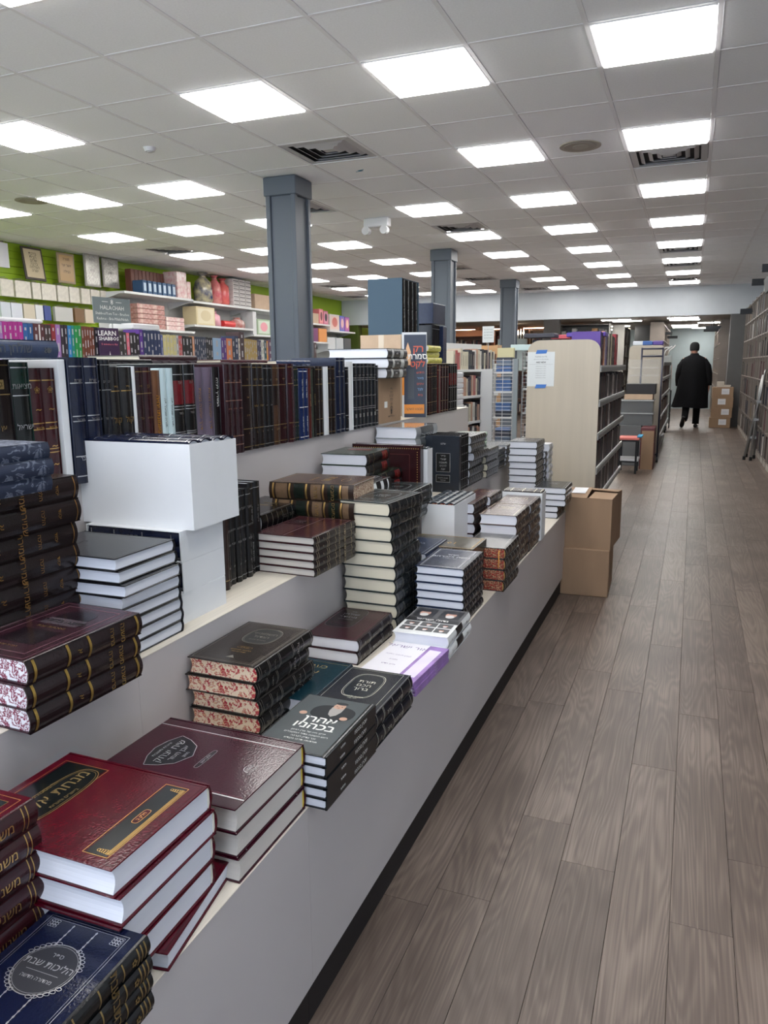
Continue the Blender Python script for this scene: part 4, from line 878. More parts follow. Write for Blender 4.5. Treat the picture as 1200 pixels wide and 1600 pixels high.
ROW = [ # px0, px1, n, style, depth, height, dx, words
 (-60, 20, 2, S(L('row umber black', (34, 26, 26)), DULLGOLD, [('✡', .02), ('עץ', .014), ('חיים', .012)]), .2, .28, 0, 'umber black volume with dull gold crest'),
 (20, 48, 1, S(L('row bottle green', (26, 60, 50)), SILVER, [('מציאות', .018), ('ישראל', .018), ('עם כל פורים', .007)], spatch=[(.35, .8, L('row green black', (20, 26, 26)))]), .2, .275, 0, 'bottle green volume with silver block title'),
 (48, 90, 2, S(L('row ruby brown', (74, 26, 32)), GOLD, [('❀', .02), ('~', .03), ('תלמוד', .009), ('~', .03), ('~', .03)], bands=(.04, .1, .3, .33, .5, .55, .9)), .19, .262, -.004, 'ruby ornate volume with gold scrolls'),
 (104, 147, 2, S(L('row navy tall', (30, 38, 66)), SILVER, [('שו״ת', .012), ('ישראל', .010), ('דבר', .014)], bands=(.06, .22, .5, .54, .8, .93)), .2, .285, .015, 'tall navy volume with silver crest'),
 (147, 172, 3, S(L('row black navy', (24, 28, 40)), GREYF, [('ים', .01), ('של', .009), ('שלמה', .006)]), .2, .28, .005, 'slim black navy volume'),
 (172, 208, 2, S(L('row graphite', (44, 42, 42)), GOLD, [('ספר', .008), ('קול', .022), ('ליהודה', .015)], bands=(.08, .25, .78)), .19, .265, 0, 'graphite volume with large gold letters'),
 (208, 213, 1, S(WHITE_CARD, GREYF, [('', .01)], bands=()), .19, .265, 0, 'thin white card divider volume'),
 (213, 225, 1, S(L('row oxblood', (52, 26, 32)), DULLGOLD, [('דף', .01), ('על', .01), ('הדף', .01)]), .18, .262, 0, 'slim oxblood volume'),
 (225, 238, 1, S(L('row maroon crest', (66, 26, 34)), DULLGOLD, [('בן', .012), ('יהוידע', .009), ('ב', .01)]), .18, .262, 0, 'maroon volume with crest'),
 (238, 250, 1, S(noisy(mat('row amber print', (96, 60, 34), .4), 8, .3), mat('amber foil', (210, 150, 40), .4, .5), [('באמונתו יחיה', .02)], 'down', ()), .17, .255, .003, 'amber brown book with orange down-running title'),
 (250, 270, 2, S(noisy(mat('row sky print', (186, 206, 210), .45), 5, .1), mat('dark print', (50, 48, 52), .5), [('תורה שבעל פה', .013)], 'down', ()), .17, .26, .004, 'pale sky blue volume'),
 (270, 304, 2, S(L('row black medallion', (26, 26, 28)), SILVER, [('עוז', .014), ('והדר', .010), ('ברכות', .007)], bands=(.3, .32, .55, .58, .9), spatch=[(.6, .84, red_med), (.06, .26, red_med)]), .19, .27, .004, 'black volume with red medallions'),
 (304, 333, 2, S(noisy(mat('row sunset print', (96, 84, 100), .4), 6, .4), GOLD, [('דרך אמונה נצחת', .018)], 'down', ()), .18, .262, 0, 'violet and sand volume'),
 (333, 344, 1, S(L('row black title', (30, 24, 28)), WPR, [('המדריך לכלה', .016), ('לך', .012)], 'down', ()), .18, .262, 0, 'black book with white down-running title'),
 (344, 372, 3, S(L('row boxed maroon', (58, 26, 34)), mat('rose gilt', (160, 120, 100), .4, .7), [('תנך', .008), ('נביאים', .007), ('כתובים', .007)], bands=(.1, .2, .6, .8)), .2, .27, .018, 'boxed maroon volume'),
 (377, 395, 1, S(L('row dark umber', (44, 30, 32)), DULLGOLD, [('מ', .01), ('שנה', .008), ('תורה', .01), ('ג', .01)]), .2, .272, .0, 'dark umber volume'),
 (395, 412, 2, S(L('row espresso', (40, 30, 28)), DULLGOLD, [('חידושי', .01), ('אגדות', .011), ('ב', .01)]), .19, .27, .0, 'espresso brown volume'),
 (412, 427, 2, S(L('row coal', (30, 28, 30)), GREYF, [('בן', .008), ('איש', .008), ('חי', .008)]), .19, .268, .0, 'slim coal black volume'),
 (427, 437, 1, S(L('row saddle brown', (92, 64, 48)), DULLGOLD, [('עין', .012), ('יעקב', .011)], spatch=[(.5, .75, L('row brown label', (44, 30, 28)))]), .19, .268, 0, 'saddle brown volume with dark label'),
 (437, 449, 1, S(L('row garnet', (56, 24, 30)), DULLGOLD, [('פרי', .012), ('חדש', .012)]), .19, .268, 0, 'garnet volume'),
 (449, 458, 1, S(L('row garnet two', (70, 28, 36)), DULLGOLD, [('א', .01), ('ב', .01)]), .19, .272, .004, 'garnet volume with gilt lines'),
 (458, 466, 2, S(L('row dark teal', (36, 48, 48)), DULLGOLD, [('בית', .007), ('יוסף', .006)]), .18, .262, 0, 'slim dark teal volume'),
 (466, 481, 2, S(L('row cobalt', (32, 52, 110)), WPR, [('מגדל בבל הגדול', .011), ('לוח לשנת תשפג', .009)], 'down', (.04, .46, .96)), .17, .255, .004, 'cobalt blue book with white title'),
 (481, 486, 1, S(L('row brick', (104, 46, 40)), GOLD, [('משנה למלך', .01)], 'down', ()), .17, .255, .002, 'slim brick red book'),
 (486, 490, 1, S(L('row sage', (70, 84, 72)), GOLD, [('', .01)], bands=()), .17, .25, 0, 'slim sage book'),
 (490, 494, 1, S(L('row black gold', (30, 28, 26)), GOLD, [('לחם משנה', .01)], 'down', ()), .17, .255, 0, 'slim black book with yellow title'),
 (494, 506, 2, S(L('row walnut', (46, 36, 34)), DULLGOLD, [('שערי', .008), ('ציון', .008), ('א', .008)]), .18, .26, 0, 'walnut dark volume'),
 (506, 513, 1, S(WHITE_CARD, GREYF, [('', .01)], bands=()), .18, .26, 0, 'white card case edge volume'),
 (513, 524, 2, S(L('row walnut two', (46, 36, 34)), DULLGOLD, [('ערוך', .008), ('השלחן', .008), ('ב', .008)]), .18, .262, 0, 'walnut volume beside the white case'),
 (524, 538, 2, S(L('row navy big', (32, 42, 70)), SILVER, [('רמב', .01), ('ם', .01)]), .2, .295, .006, 'tall navy volume'),
 (538, 543, 1, S(L('row ink', (28, 30, 38)), SILVER, [('ד', .01), ('ה', .01)]), .18, .258, .006, 'slim ink volume'),
 (543, 553, 1, S(WHITE_CARD, GREYF, [('', .01)], bands=()), .2, .28, .0, 'wide white card case side'),
 (553, 588, 6, S(L('row steel black', (40, 44, 50)), SILVER, [('תלמוד', .009), ('בבלי', .009), ('✡', .016)], bands=(.05, .3, .33, .5, .75, .78, .95)), .2, .272, .0, 'steel black volume with silver bands'),
 (588, 593, 1, S(L('row steel last', (40, 40, 46)), SILVER, [('א', .01), ('ב', .01)]), .18, .265, -.004, 'slim steel black end volume'),
 (666, 675, 3, S(L('row russet', (62, 34, 34)), DULLGOLD, [('אגרות', .007), ('משה', .007)]), .19, .268, 0, 'russet volume'),
 (675, 684, 3, S(L('row pitch', (34, 28, 30)), DULLGOLD, [('מגן', .008), ('אברהם', .006), ('ט', .008)]), .19, .27, 0, 'pitch dark volume'),
 (684, 690, 1, S(L('row scarlet', (96, 34, 34)), DULLGOLD, [('ב', .01)], bands=(.9,)), .19, .262, 0, 'scarlet volume'),
 (690, 702, 3, S(L('row wine', (58, 28, 32)), DULLGOLD, [('ג', .01), ('ד', .01)]), .19, .262, 0, 'wine volume'),
 (702, 715, 4, S(L('row black red', (28, 24, 26)), SILVER, [('', .01)], bands=(.04, .2, .5, .96), spatch=[(.55, .8, L('row red band', (120, 34, 34)))]), .19, .27, 0, 'black volume with red band'),
]
for i, (a, b_, n, st, d, h, dxx, words) in enumerate(ROW):
    ya = Y(a) if a >= 0 else 1.23+a*.00165; yb = Y(b_); t = (yb-ya)/n
    for k in range(n):
        lab = words+' standing on the top step' if n == 1 else '%s standing on the top step, %s from the viewer' % (words, nth(k))
        upright('row%d' % i, ya+k*t, t, d*1.064, h*1.064-random.random()*.002, Z3, st, lab, xr=-1.383+dxx*1.064+random.uniform(-.0021, .0021), group=None if n == 1 else words+'s on the top step')  # depth and height factor comes from scaling this tier about the camera
# white slip sheets beside
def slab(name, lab, cat, x0, x1, y0, y1, z0, z1, m, part='case', rz=0, bev=.002):
    t = thing(name, lab, cat, ((x0+x1)/2, (y0+y1)/2, z0), rz)
    MB().bbox(-(x1-x0)/2, (x1-x0)/2, -(y1-y0)/2, (y1-y0)/2, 0, z1-z0, m, bev).build(part, t); return t
def opencase(lab, x0, x1, y0, y1, z0, z1, m):
    """standing card case, open toward the aisle (+x)"""
    t = thing('slipcase', lab, 'slipcase', ((x0+x1)/2, (y0+y1)/2, z0)); w, d, h = x1-x0, y1-y0, z1-z0; c = .003; b = MB()
    b.box(-w/2, w/2, -d/2, -d/2+c, 0, h, m); b.box(-w/2, w/2, d/2-c, d/2, 0, h, m); b.box(-w/2, w/2, -d/2+c, d/2-c, h-c, h, m); b.box(-w/2, w/2, -d/2+c, d/2-c, 0, c, m); b.box(-w/2, -w/2+c, -d/2+c, d/2-c, c, h-c, m); b.build('case', t); return t
t = thing('slipcase', 'white card slipcase side standing between the ruby and tall navy volumes', 'slipcase', (-1.48, Y(97), Z3))
MB().bbox(-.1, .1, -.011, .011, 0, .298, WHITE_CARD, .001).build('case', t)
# lying book with grey blue spine on the row
ST = dict(cover=leather('steel blue cover', (84, 98, 130), .3), pages=PAPER, foil=mat('dark silver foil', (120, 124, 130), .35, .8), stext=[('שולחן השבת', .026, .55), ('❧', .03, .9)], bold=.01)
book('shabbat', .22, .32, .039, ST, (-1.46, 1.21, 1.3735), 0, 'steel blue book lying on the top row with embossed spine title')
ST = dict(cover=leather('flat maroon cover', (58, 32, 38)), foil=DULLGOLD, pages=CREAM)
book('flat1', .2, .277, .024, ST, (-1.58, 1.945, Z3+.2905), .0, 'maroon book lying flat on the black medallion volumes')
book('flat2', .2, .28, .012, dict(ST, cover=BLK), (-1.53, 1.655, Z3+.2885), .0, 'black thin book lying flat on the graphite volumes')
book('flat3', .19, .30, .012, dict(ST, cover=leather('flat wine cover', (84, 30, 40))), (-1.55, 2.33, Z3+.2905), .0, 'thin wine book lying flat on the umber volumes')
book('flat4', .2, .27, .02, dict(ST, cover=leather('flat blue cover', (44, 62, 104))), (-1.53, 2.64, Z3+.2805), .0, 'blue book lying flat behind the tall navy volumes')
# three big grey volumes lying crosswise, spines toward the aisle
ST = dict(cover=leather('pewter cloth cover', (74, 76, 84), .4), spine=leather('charcoal striped spine', (58, 60, 66), .4), pages=PAPER, foil=mat('white print', (222, 222, 218), .5), spatch=[(.62, .8, mat('pale label', (186, 188, 184), .5)), (.2, .3, mat('pale label', (186, 188, 184), .5))], stext=[('תניא', .014, .45)])
for k in range(3): book('bigg', .32, .266, .046, ST, (-1.51+(0, .004, -.002)[k], 3.555+(-.01, .0, .006)[k], 1.2925+k*.047), 0, 'large pewter volume lying on the upright carton, %s of three' % TOP[2-k], 'large pewter volumes lying on the carton')
# carton standing at the shelf edge
t = thing('book_carton', 'tan cardboard book carton with black print standing on the top step', 'box', (-1.393, 3.55, Z3))
MB().bbox(-.2, 0, -.155, .155, 0, .2185, KRAFT, .002).build('carton', t)
D = MB(); PX = lambda u, v: (.0006, u, v)
for k, s_ in enumerate(('ספר', 'זכרון', 'אברהם', 'יצחק')): D.text(s_, .018, .02, .165-k*.017, 0, BLACK, plane=PX)
D.text('חלק א', .012, .02, .09, 0, BLACK, plane=PX); D.text('♛', .05, .02, .058, 0, BLACK, plane=PX); D.text('הוצאת ספרי קודש', .012, .02, .03, 0, BLACK, plane=PX)
D.build('print', t)
MB().add([(.0005, -.075, .075), (.0005, -.035, .075), (.0005, -.035, .105), (.0005, -.075, .105)], [(0, 1, 2, 3)], mat('sticker white', (222, 222, 218), .5)).build('sticker', t)
# cartons behind and the grey blue boxed set
t = thing('book_carton', 'plain tan carton under the tall blue grey boxed set', 'box', (-1.62, 4.13, 1.2975)); MB().bbox(-.122, .122, -.138, .138, 0, .221, KRAFT2, .002).build('carton', t)
MB().box(-.012, .02, -.139, -.1382, .0, .221, mat('clear tape', (200, 184, 160), .2)).build('tape', t)
t = thing('book_carton', 'plain tan carton at the bottom behind the standing row', 'box', (-1.62, 4.13, Z3)); MB().bbox(-.122, .122, -.138, .138, 0, .2235, KRAFT2, .002).build('carton', t)
t = thing('boxed_set', 'tall blue grey boxed set standing on the cartons', 'boxed set', (-1.60, 4.15, 1.519))
c = .003; b = MB(); w, d, h = .202, .276, .301
b.box(-w/2, w/2, -d/2, -d/2+c, 0, h, BLUEGREY); b.box(-w/2, w/2, d/2-c, d/2, 0, h, BLUEGREY); b.box(-w/2, w/2-.004, -d/2+c, d/2-c, h-c, h, BLUEGREY); b.box(-w/2, -w/2+c, -d/2+c, d/2-c, 0, h-c, BLUEGREY); b.build('case', t)
B = cover_mesh(.19, h-.008, .0655, INK); B.text('תלמוד ירושלמי', .02, 0, 0, 0, GREYF, plane=lambda u, v: (.0955, -u, .0327-v)); B = B.mesh('volume')
for k in range(4): put('volume', B, t, loc=(.004, -d/2+c+.0665*(k+1), h/2-.002), rot=(PI/2, 0, 0))
NB2 = leather('navy box cloth', (46, 58, 92), .45)
slab('box', 'navy cloth box on top behind the poster', 'box', -1.76, -1.548, 4.70, 4.957, 1.611, 1.738, NB2)
slab('box', 'navy cloth box with white crown, lower one behind the poster', 'box', -1.76, -1.66, 4.70, 4.957, 1.364, 1.6105, NB2)
for k in range(4): upright('nbx', 4.7016+k*.0372, .0372, .1064, .2393, 1.3638, dict(cover=INK, foil=GREYF, bands=(.1, .9)), 'black volume beside the lower navy box, %s one' % nth(k), xr=-1.5487, group='black volumes beside the navy box')
slab('box', 'narrow navy box at the end behind the poster', 'box', -1.65, -1.53, 4.855, 4.935, 1.364, 1.6, NB2)
t = thing('crown_emblem', 'white crown emblem printed on the lower navy box', 'emblem', (-1.712, 4.6995, 1.53)); D = MB()
D.add([(-.02, 0, 0), (.02, 0, 0), (.024, 0, .026), (.011, 0, .014), (0, 0, .032), (-.011, 0, .014), (-.024, 0, .026)], [tuple(range(7))], WPR); D.box(-.028, .028, -.0004, 0, -.007, -.004, WPR); D.build('crown', t)
slab('book_carton', 'plain carton filling the top step behind the standing row', 'box', -1.765, -1.53, 4.70, 4.957, Z3, 1.3635, KRAFT2)
# poster standee
t = thing('standee', 'dark poster box with orange and white lettering on the top step', 'poster', (-1.40, 3.93, Z3), rz=.30)
PB = mat('poster navy', (36, 44, 62), .35); w, h, d = .133, .452, .037
MB().bbox(-w/2, w/2, 0, d, 0, h, mat('poster white edge', (200, 202, 204), .4), .001).build('box_body', t)
D = MB(); Q = lambda o: (lambda u, v: (u, -.0004-o, v))
def PR(u0, v0, u1, v1, m, o=0): D.add([(u0, -.0004-o, v0), (u1, -.0004-o, v0), (u1, -.0004-o, v1), (u0, -.0004-o, v1)], [(0, 1, 2, 3)], m)
PR(-w/2+.012, 0, w/2-.002, h-.012, PB); OR = mat('poster orange', (222, 140, 50), .4); RO = mat('poster red', (196, 84, 56), .4)
PR(-w/2+.012, .02, w/2-.012, .07, OR, .0002); D.text('מבצע השקה', .018, .0, .045, 0, PB, plane=Q(.0004))
D.text('רק', .05, .022, .365, 0, RO, plane=Q(.0004), bold=.02); D.text('סמרת', .042, .018, .325, 0, WPR, plane=Q(.0004), bold=.02); D.text('לקט', .045, .018, .285, 0, RO, plane=Q(.0004), bold=.02)
D.add([(-.05, -.0006, .28), (-.02, -.0006, .28), (-.018, -.0006, .35), (-.034, -.0006, .40), (-.05, -.0006, .35)], [(0, 1, 2, 3, 4)], mat('poster flame', (214, 170, 130), .4))
PR(-.035, .1, .0, .26, mat('poster book', (56, 62, 70), .4), .0003)
for k, s_ in enumerate(('חידוש', 'מאיר', 'עינים', 'לכל', 'בית')): D.text(s_, .018, .033, .24-k*.03, 0, (RO, mat('poster blue', (130, 170, 210), .4))[k % 2], plane=Q(.0004))
D.build('print', t)
MB().add([(-w/2+.001, -.0006, .12), (-w/2+.012, -.0006, .12), (-w/2+.012, -.0006, .26), (-w/2+.001, -.0006, .26)], [(0, 1, 2, 3)], OR).build('side_label', t)
# yellow volumes
ST = dict(cover=mat('yellow cover', (206, 200, 60), .35), spine=noisy(mat('yellow marbled spine', (200, 194, 70), .35), 120, .35), pages=PAPER, foil=DULLGOLD, stext=[('ספר', .014, .7), ('הפלא', .014, .35)])
for k in range(3): book('yell', .18, .255, .033, ST, (-1.48+(0, -.012, .0)[k], 4.26+(.01, 0, 0)[k], Z3+.2885+k*.034), .02*k, 'yellow book lying on the dark volumes, %s of three' % TOP[2-k], 'yellow books lying on the top row')
# the other side of the display: a back row of standing books seen from behind
bb = MB()
for k in range(34):
    y = -.2+k*.148
    if 3.33 < y+.148 and y < 5.2: continue
    for q in range(4): bb.box(-1.90, -1.70, y+q*.036, y+q*.036+.034, Z3, Z3+.255+.008*(k % 3), random.choice((DBROWN, BLK, DMAROON, NAVY, DGREEN)))
o = bb.build('book_fill'); o['kind'] = 'stuff'; tag(o, 'dark volumes filling the back row of the top step', 'books')
# ================================================================ OTHER FURNITURE
def sbook(x, y, z, d, h, t, m, label, group, face='x', lean=0, light=None, marks=2, sm=None, name='book', pg=PAPER, cat='book'):
    """a standing book in one mesh: covers, page block, spine lettering strips; spine toward +x"""
    b = MB(); ct = .0025
    b.box(-d, 0, -t/2, -t/2+ct, 0, h, m); b.box(-d, 0, t/2-ct, t/2, 0, h, m); b.box(-.003, .0008, -t/2+ct, t/2-ct, 0, h, sm or m)
    b.box(-d+.004, -.003, -t/2+ct, t/2-ct, .003, h-.004, pg)
    if light is not None and t > .01:
        r_ = random.Random(int(y*1000+h*9999)); zz = h*.9
        while zz > h*.15:
            l_ = r_.uniform(.015, .06)
            w_ = t*r_.uniform(.1, .2); b.add([(.0012, -w_, zz-l_), (.0012, w_, zz-l_), (.0012, w_, zz), (.0012, -w_, zz)], [(0, 1, 2, 3)], light); zz -= l_+r_.uniform(.008, .03)*marks
    o = put(name, b.mesh(name), loc=(x, y, z), rot=(lean, 0, 0 if face == 'x' else -PI/2)); tag(o, label, cat, group); return o
def P(c, r=.45): return mat('print %d %d %d' % c, c, r)
WP = mat('white print', (222, 222, 218), .5); WPD = mat('dull spine print', (178, 176, 180), .5)
BEECH = noisy(mat('pale beech laminate', (188, 179, 162), .45), 3, .05, stretch=(6, 6, .4))
# ---- row of small books on a white shelf unit further left
SX = -4.2
for i, (a, b_) in enumerate(((3.3, 5.3), (5.3, 7.3), (7.3, 9.35))):
    t = thing('bookcase', 'white low bookcase behind the display, %s section' % ['nearest', 'middle', 'far'][i], 'bookcase', (SX, a, 0), group='white low bookcases')
    L_ = b_-a-.001
    for x0 in (-.30,): MB().box(x0-.01, x0, 0, L_, 0, 1.41, WHITE_METAL).build('back_panel', t)
    for y0 in (0, L_-.02): MB().box(-.30, .0, y0, y0+.02, 0, 1.40, WHITE_METAL).build('side_panel', t)
    for z in (.08, .42, .75, 1.08, 1.40): MB().box(-.30, .015, 0, L_, z-.02, z+.005, WHITE_METAL).build('shelf', t)
cols_ = [((150, 110, 170), 'lilac', 1, .024), ((160, 40, 130), 'magenta', 4, .042), ((40, 90, 150), 'blue', 1, .04), ((30, 80, 130), 'ocean blue', 1, .045), ((80, 40, 44), 'brown maroon', 1, .05), ((214, 210, 206), 'white', 1, .014), ((76, 36, 40), 'maroon', 1, .035), ((58, 44, 44), 'umber', 2, .03), ((130, 36, 44), 'red', 1, .04),
         ((150, 110, 170), 'pale violet', 1, .045), ((40, 34, 44), 'black violet', 2, .034), ((40, 120, 180), 'sky blue', 1, .035), ((30, 130, 120), 'turquoise', 1, .03), ((36, 140, 70), 'green', 2, .035), ((110, 60, 44), 'rust', 5, .026), ((34, 34, 38), 'black', 3, .045)]
y = 3.765; g_ = 'small books in the row behind the display'; i = 0
for c, nm, n, t_ in cols_:
    for k in range(n):
        lab = '%s spined book left of the purple face-out book%s' % (nm, ', %s of its colour' % nth(k) if n > 1 else '')
        sbook(SX, y+t_/2, 1.405, .16, .255-.01*random.random(), t_-.001, P(c), lab, g_, light=WPD if nm != 'white' else None, lean=-.03); y += t_
# the face-out purple book
t = thing('book', 'dark purple face-out book lettered LEARN SHABBOS', 'book', (SX+.02, 4.65, 1.4053), rz=PI/2-.35); PD = P((56, 36, 66), .35)
MB().bbox(0, .165, -.0, .028, 0, .245, PD, .001).build('cover', t); MB().box(.004, .163, .003, .025, .2445, .2455, PAPER).build('page_block', t)
D = MB(); Q = lambda u, v: (u, -.0006, v)
D.text('LEARN', .05, .07, .205, 0, WP, plane=Q, bold=.02); D.text('SHABBOS', .038, .082, .165, 0, WP, plane=Q, bold=.02); D.text('5 minutes a day', .021, .085, .125, 0, P((220, 120, 130)), plane=Q)
D.add([(.078, -.0006, .0), (.088, -.0006, .0), (.086, -.0006, .05), (.083, -.0006, .075), (.08, -.0006, .05)], [(0, 1, 2, 3, 4)], WP); D.build('cover_print', t)
y = 4.86
cols2 = [((190, 150, 120), 'tan', 1, .03), ((60, 56, 54), 'charcoal', 2, .045), ((220, 110, 130), 'pink', 1, .035), ((40, 36, 40), 'black lettered', 3, .04), ((90, 50, 140), 'purple', 1, .045), ((44, 56, 90), 'navy lettered', 5, .045), ((90, 100, 150), 'dusty blue', 1, .03), ((206, 196, 140), 'cream yellow', 4, .045), ((190, 190, 190), 'light grey', 1, .035),
         ((190, 90, 90), 'pink red', 2, .025), ((30, 28, 30), 'jet black', 3, .05), ((220, 160, 120), 'peach', 1, .03), ((50, 60, 80), 'slim slate', 6, .03), ((30, 30, 34), 'black small', 3, .035), ((150, 180, 210), 'pale sky', 1, .14), ((90, 50, 130), 'deep violet', 2, .045), ((220, 130, 80), 'orange sunset', 1, .1), ((40, 50, 70), 'blue black', 1, .05), ((30, 44, 78), 'tall navy', 1, .06), ((206, 200, 190), 'ivory', 1, .03), ((60, 36, 44), 'tall maroon', 1, .08),
         ((176, 150, 90), 'brown gold', 7, .035), ((60, 60, 90), 'indigo', 2, .04), ((220, 220, 210), 'white small', 2, .03), ((40, 80, 90), 'petrol', 1, .05), ((230, 160, 60), 'amber', 1, .03), ((100, 60, 90), 'checked purple', 2, .09), ((70, 60, 110), 'blue violet', 3, .05), ((190, 60, 50), 'vermilion', 3, .05), ((120, 60, 110), 'plum violet', 4, .04), ((230, 120, 40), 'bright orange', 2, .07), ((150, 120, 110), 'dusty rose', 3, .05), ((80, 60, 60), 'dark taupe', 4, .05)]
for c, nm, n, t_ in cols2:
    for k in range(n):
        if y > 9.3: break
        h_ = .225+.03*(nm.startswith('tall') or nm in ('navy lettered', 'purple'))-.01*random.random()
        if nm == 'tall maroon': h_ = .29
        lab = '%s spined book right of the purple face-out book%s' % (nm, ', %s of its colour' % nth(k) if n > 1 else '')
        sbook(SX, y+t_/2, 1.405, .16, h_, t_-.001, P(c), lab, g_, light=WPD if sum(c) < 560 else P((90, 84, 80))); y += t_
# category sign on a stem
t = thing('category_sign', 'grey sign lettered 8 HALACHAH above the book row', 'sign', (-4.38, 5.05, 1.405), rz=PI/2-.12)
SG = P((112, 122, 124), .5)
MB().tube([(0, .012, 0), (0, .012, .40)], .006, STEEL_GREY).build('stem', t); MB().box(-.19, .19, 0, .006, .30, .50, SG).build('plate', t)
D = MB(); Q = lambda u, v: (u, -.0008, v)
D.text('8', .06, 0, .465, 0, WP, plane=Q)
for s_ in (-1, 1): D.add([(s_*.04, -.0008, .465), (s_*.1, -.0008, .465), (s_*.1, -.0008, .469), (s_*.04, -.0008, .469)], [(0, 1, 2, 3)], WP)
D.text('HALACHAH', .046, 0, .42, 0, WP, plane=Q); D.text('Shabbos/Yom Tov - Brachos', .03, 0, .375, 0, WP, plane=Q); D.text('Kashrus - Bris Milah/Nidah', .03, 0, .335, 0, WP, plane=Q)
D.build('lettering', t)
# stray goods behind the row
for i, (yy, z0, w_, h_, c, l) in enumerate(((3.95, 1.66, .5, .03, (206, 206, 208), 'white magazine rack top over the magenta books'), (5.3, 1.66, .35, .05, (214, 214, 216), 'white plastic bag lying on the navy books'))):
    o = MB().bbox(SX-.3, SX-.05, yy-w_/2, yy+w_/2, z0, z0+h_, P(c), .01).build('bag'); tag(o, l, 'bag')
# ---- slatwall goods
foilm = noisy(mat('crinkled silver plaque', (176, 174, 168), .25, .6), 40, .35, bump=.6)
CLEAR = mat('clear wrap', (230, 232, 234), .08, alpha=.25)
def hang(name, lab, cat, y0, y1, z0, z1, m, group, frame=None, tilt=0, text=None, depth=.02, foil=None):
    t = thing(name, lab, cat, (XL+.03+.12, (y0+y1)/2, z0), rot=(0, 0, 0)); w = y1-y0; h = z1-z0
    MB().tube([(-.12, 0, h+.0), (-.12+.0, 0, h+.02), (.03, 0, h+.015)], .003, STEEL_GREY, 5).build('hook', t)
    b = MB()
    if frame: b.bbox(0, depth, -w/2, w/2, 0, h, frame, .004).build('frame', t); b = MB(); b.box(depth, depth+.002, -w/2+.03, w/2-.03, .03, h-.03, m); b.build('plate', t)
    else: b.bbox(0, depth, -w/2, w/2, 0, h*.93, m, .003); b.build('packet', t); MB().box(.004, .008, -w*.3, w*.3, h*.93, h, P((120, 110, 96))).build('header_card', t)
    if text:
        D = MB()
        for k, s_ in enumerate(text): D.text(s_, w*.16 if frame else .03, 0, h*.8-k*h*.62/len(text), 0, foil or BLACK, plane=lambda u, v: (depth+.003, u, v))
        D.build('print', t)
    t.rotation_euler = (0, tilt, 0); return t
hang('plaque', 'dark framed plaque with parchment text hanging tilted on the slatwall', 'plaque', 7.95, 8.3, 2.52, 2.95, P((196, 180, 150)), None, P((60, 50, 46)), -.12, ['ברכת', 'הבית', 'שלום', 'ברכה', 'הצלחה', 'אורה'])
hang('plaque', 'gold plaque with black writing hanging on the slatwall', 'plaque', 8.52, 8.84, 2.53, 2.94, P((176, 140, 84), .3), None, P((150, 130, 100)), 0, ['מנורה', 'אשר יצר', 'נטילה'])
hang('plaque', 'silver wrapped plaque hanging on the slatwall, nearer one', 'plaque', 9.03, 9.35, 2.53, 3.0, foilm, None, P((140, 136, 130), .25), 0, ['ברכה', 'לבית'])
hang('plaque', 'silver wrapped plaque hanging on the slatwall, farther one', 'plaque', 9.4, 9.75, 2.55, 2.98, foilm, None, P((130, 124, 118), .25), 0, ['שבת', 'קודש'])
t = hang('tag', 'white paper tag hanging at the left edge of the slatwall', 'tag', 7.4, 7.7, 2.63, 2.96, P((214, 214, 220)), None)
PK = noisy(mat('cream packet', (214, 208, 196), .35), 20, .1)
for k, (a, b_) in enumerate(((7.5, 7.7), (7.73, 7.98), (8.01, 8.15), (8.17, 8.42), (8.45, 8.65), (8.67, 8.86), (8.9, 9.07), (9.09, 9.27), (9.29, 9.5))):
    hang('packet', 'cream packet hanging in the upper slatwall row, %s from the near end' % nth(k), 'packet', a, b_, 2.27, 2.5, PK, 'packets hanging on the slatwall', depth=.05)
cc = [(200, 206, 214), (206, 210, 220), (200, 190, 170), (210, 212, 214), (60, 76, 140), (190, 190, 186), (120, 90, 60), (206, 190, 170)]
for k, (a, b_) in enumerate(((7.47, 7.62), (7.63, 7.81), (7.83, 8.02), (8.03, 8.16), (8.18, 8.3), (8.37, 8.7), (8.74, 8.92), (8.94, 9.13))):
    hang('packet', 'small packet hanging in the lower slatwall row, %s from the near end' % nth(k), 'packet', a, b_, 2.0, 2.21, P(cc[k]), 'packets hanging on the slatwall', depth=.05)
# ---- gift gondola along the green wall
GXF = -7.9
for i, (a, b_, zs) in enumerate(((9.4, 11.1, (2.48, 1.95, 1.5, 1.0, .5, .1)), (11.1, 13.0, (2.46, 2.07, 1.6, 1.1, .6, .1)), (13.0, 14.9, (2.46, 1.97, 1.5, 1.0, .5, .1)), (14.9, 16.35, (2.3, 1.9, 1.5, 1.0, .5, .1)), (16.35, 17.8, (2.18, 1.75, 1.4, 1.0, .5, .1)))):
    t = thing('shelf_unit', 'white metal gift shelving along the green wall, %s bay' % nth(i), 'shelf', (XL+.02, a, 0), group='white gift shelving bays')
    L_ = b_-a-.002; d = GXF-XL-.02
    MB().box(0, .012, 0, L_, 0, zs[0], WHITE_METAL).build('back_panel', t)
    for z in zs: MB().box(0.012, d, 0, L_, z-.035, z, WHITE_METAL).build('shelf', t)
    for y0 in (0, L_-.01):
        for z in zs[:2]: MB().prism([(0.012, z-.14), (0.012, z-.036), (d*.8, z-.036)], 'y', y0, y0+.008, WHITE_METAL).build('bracket', t)
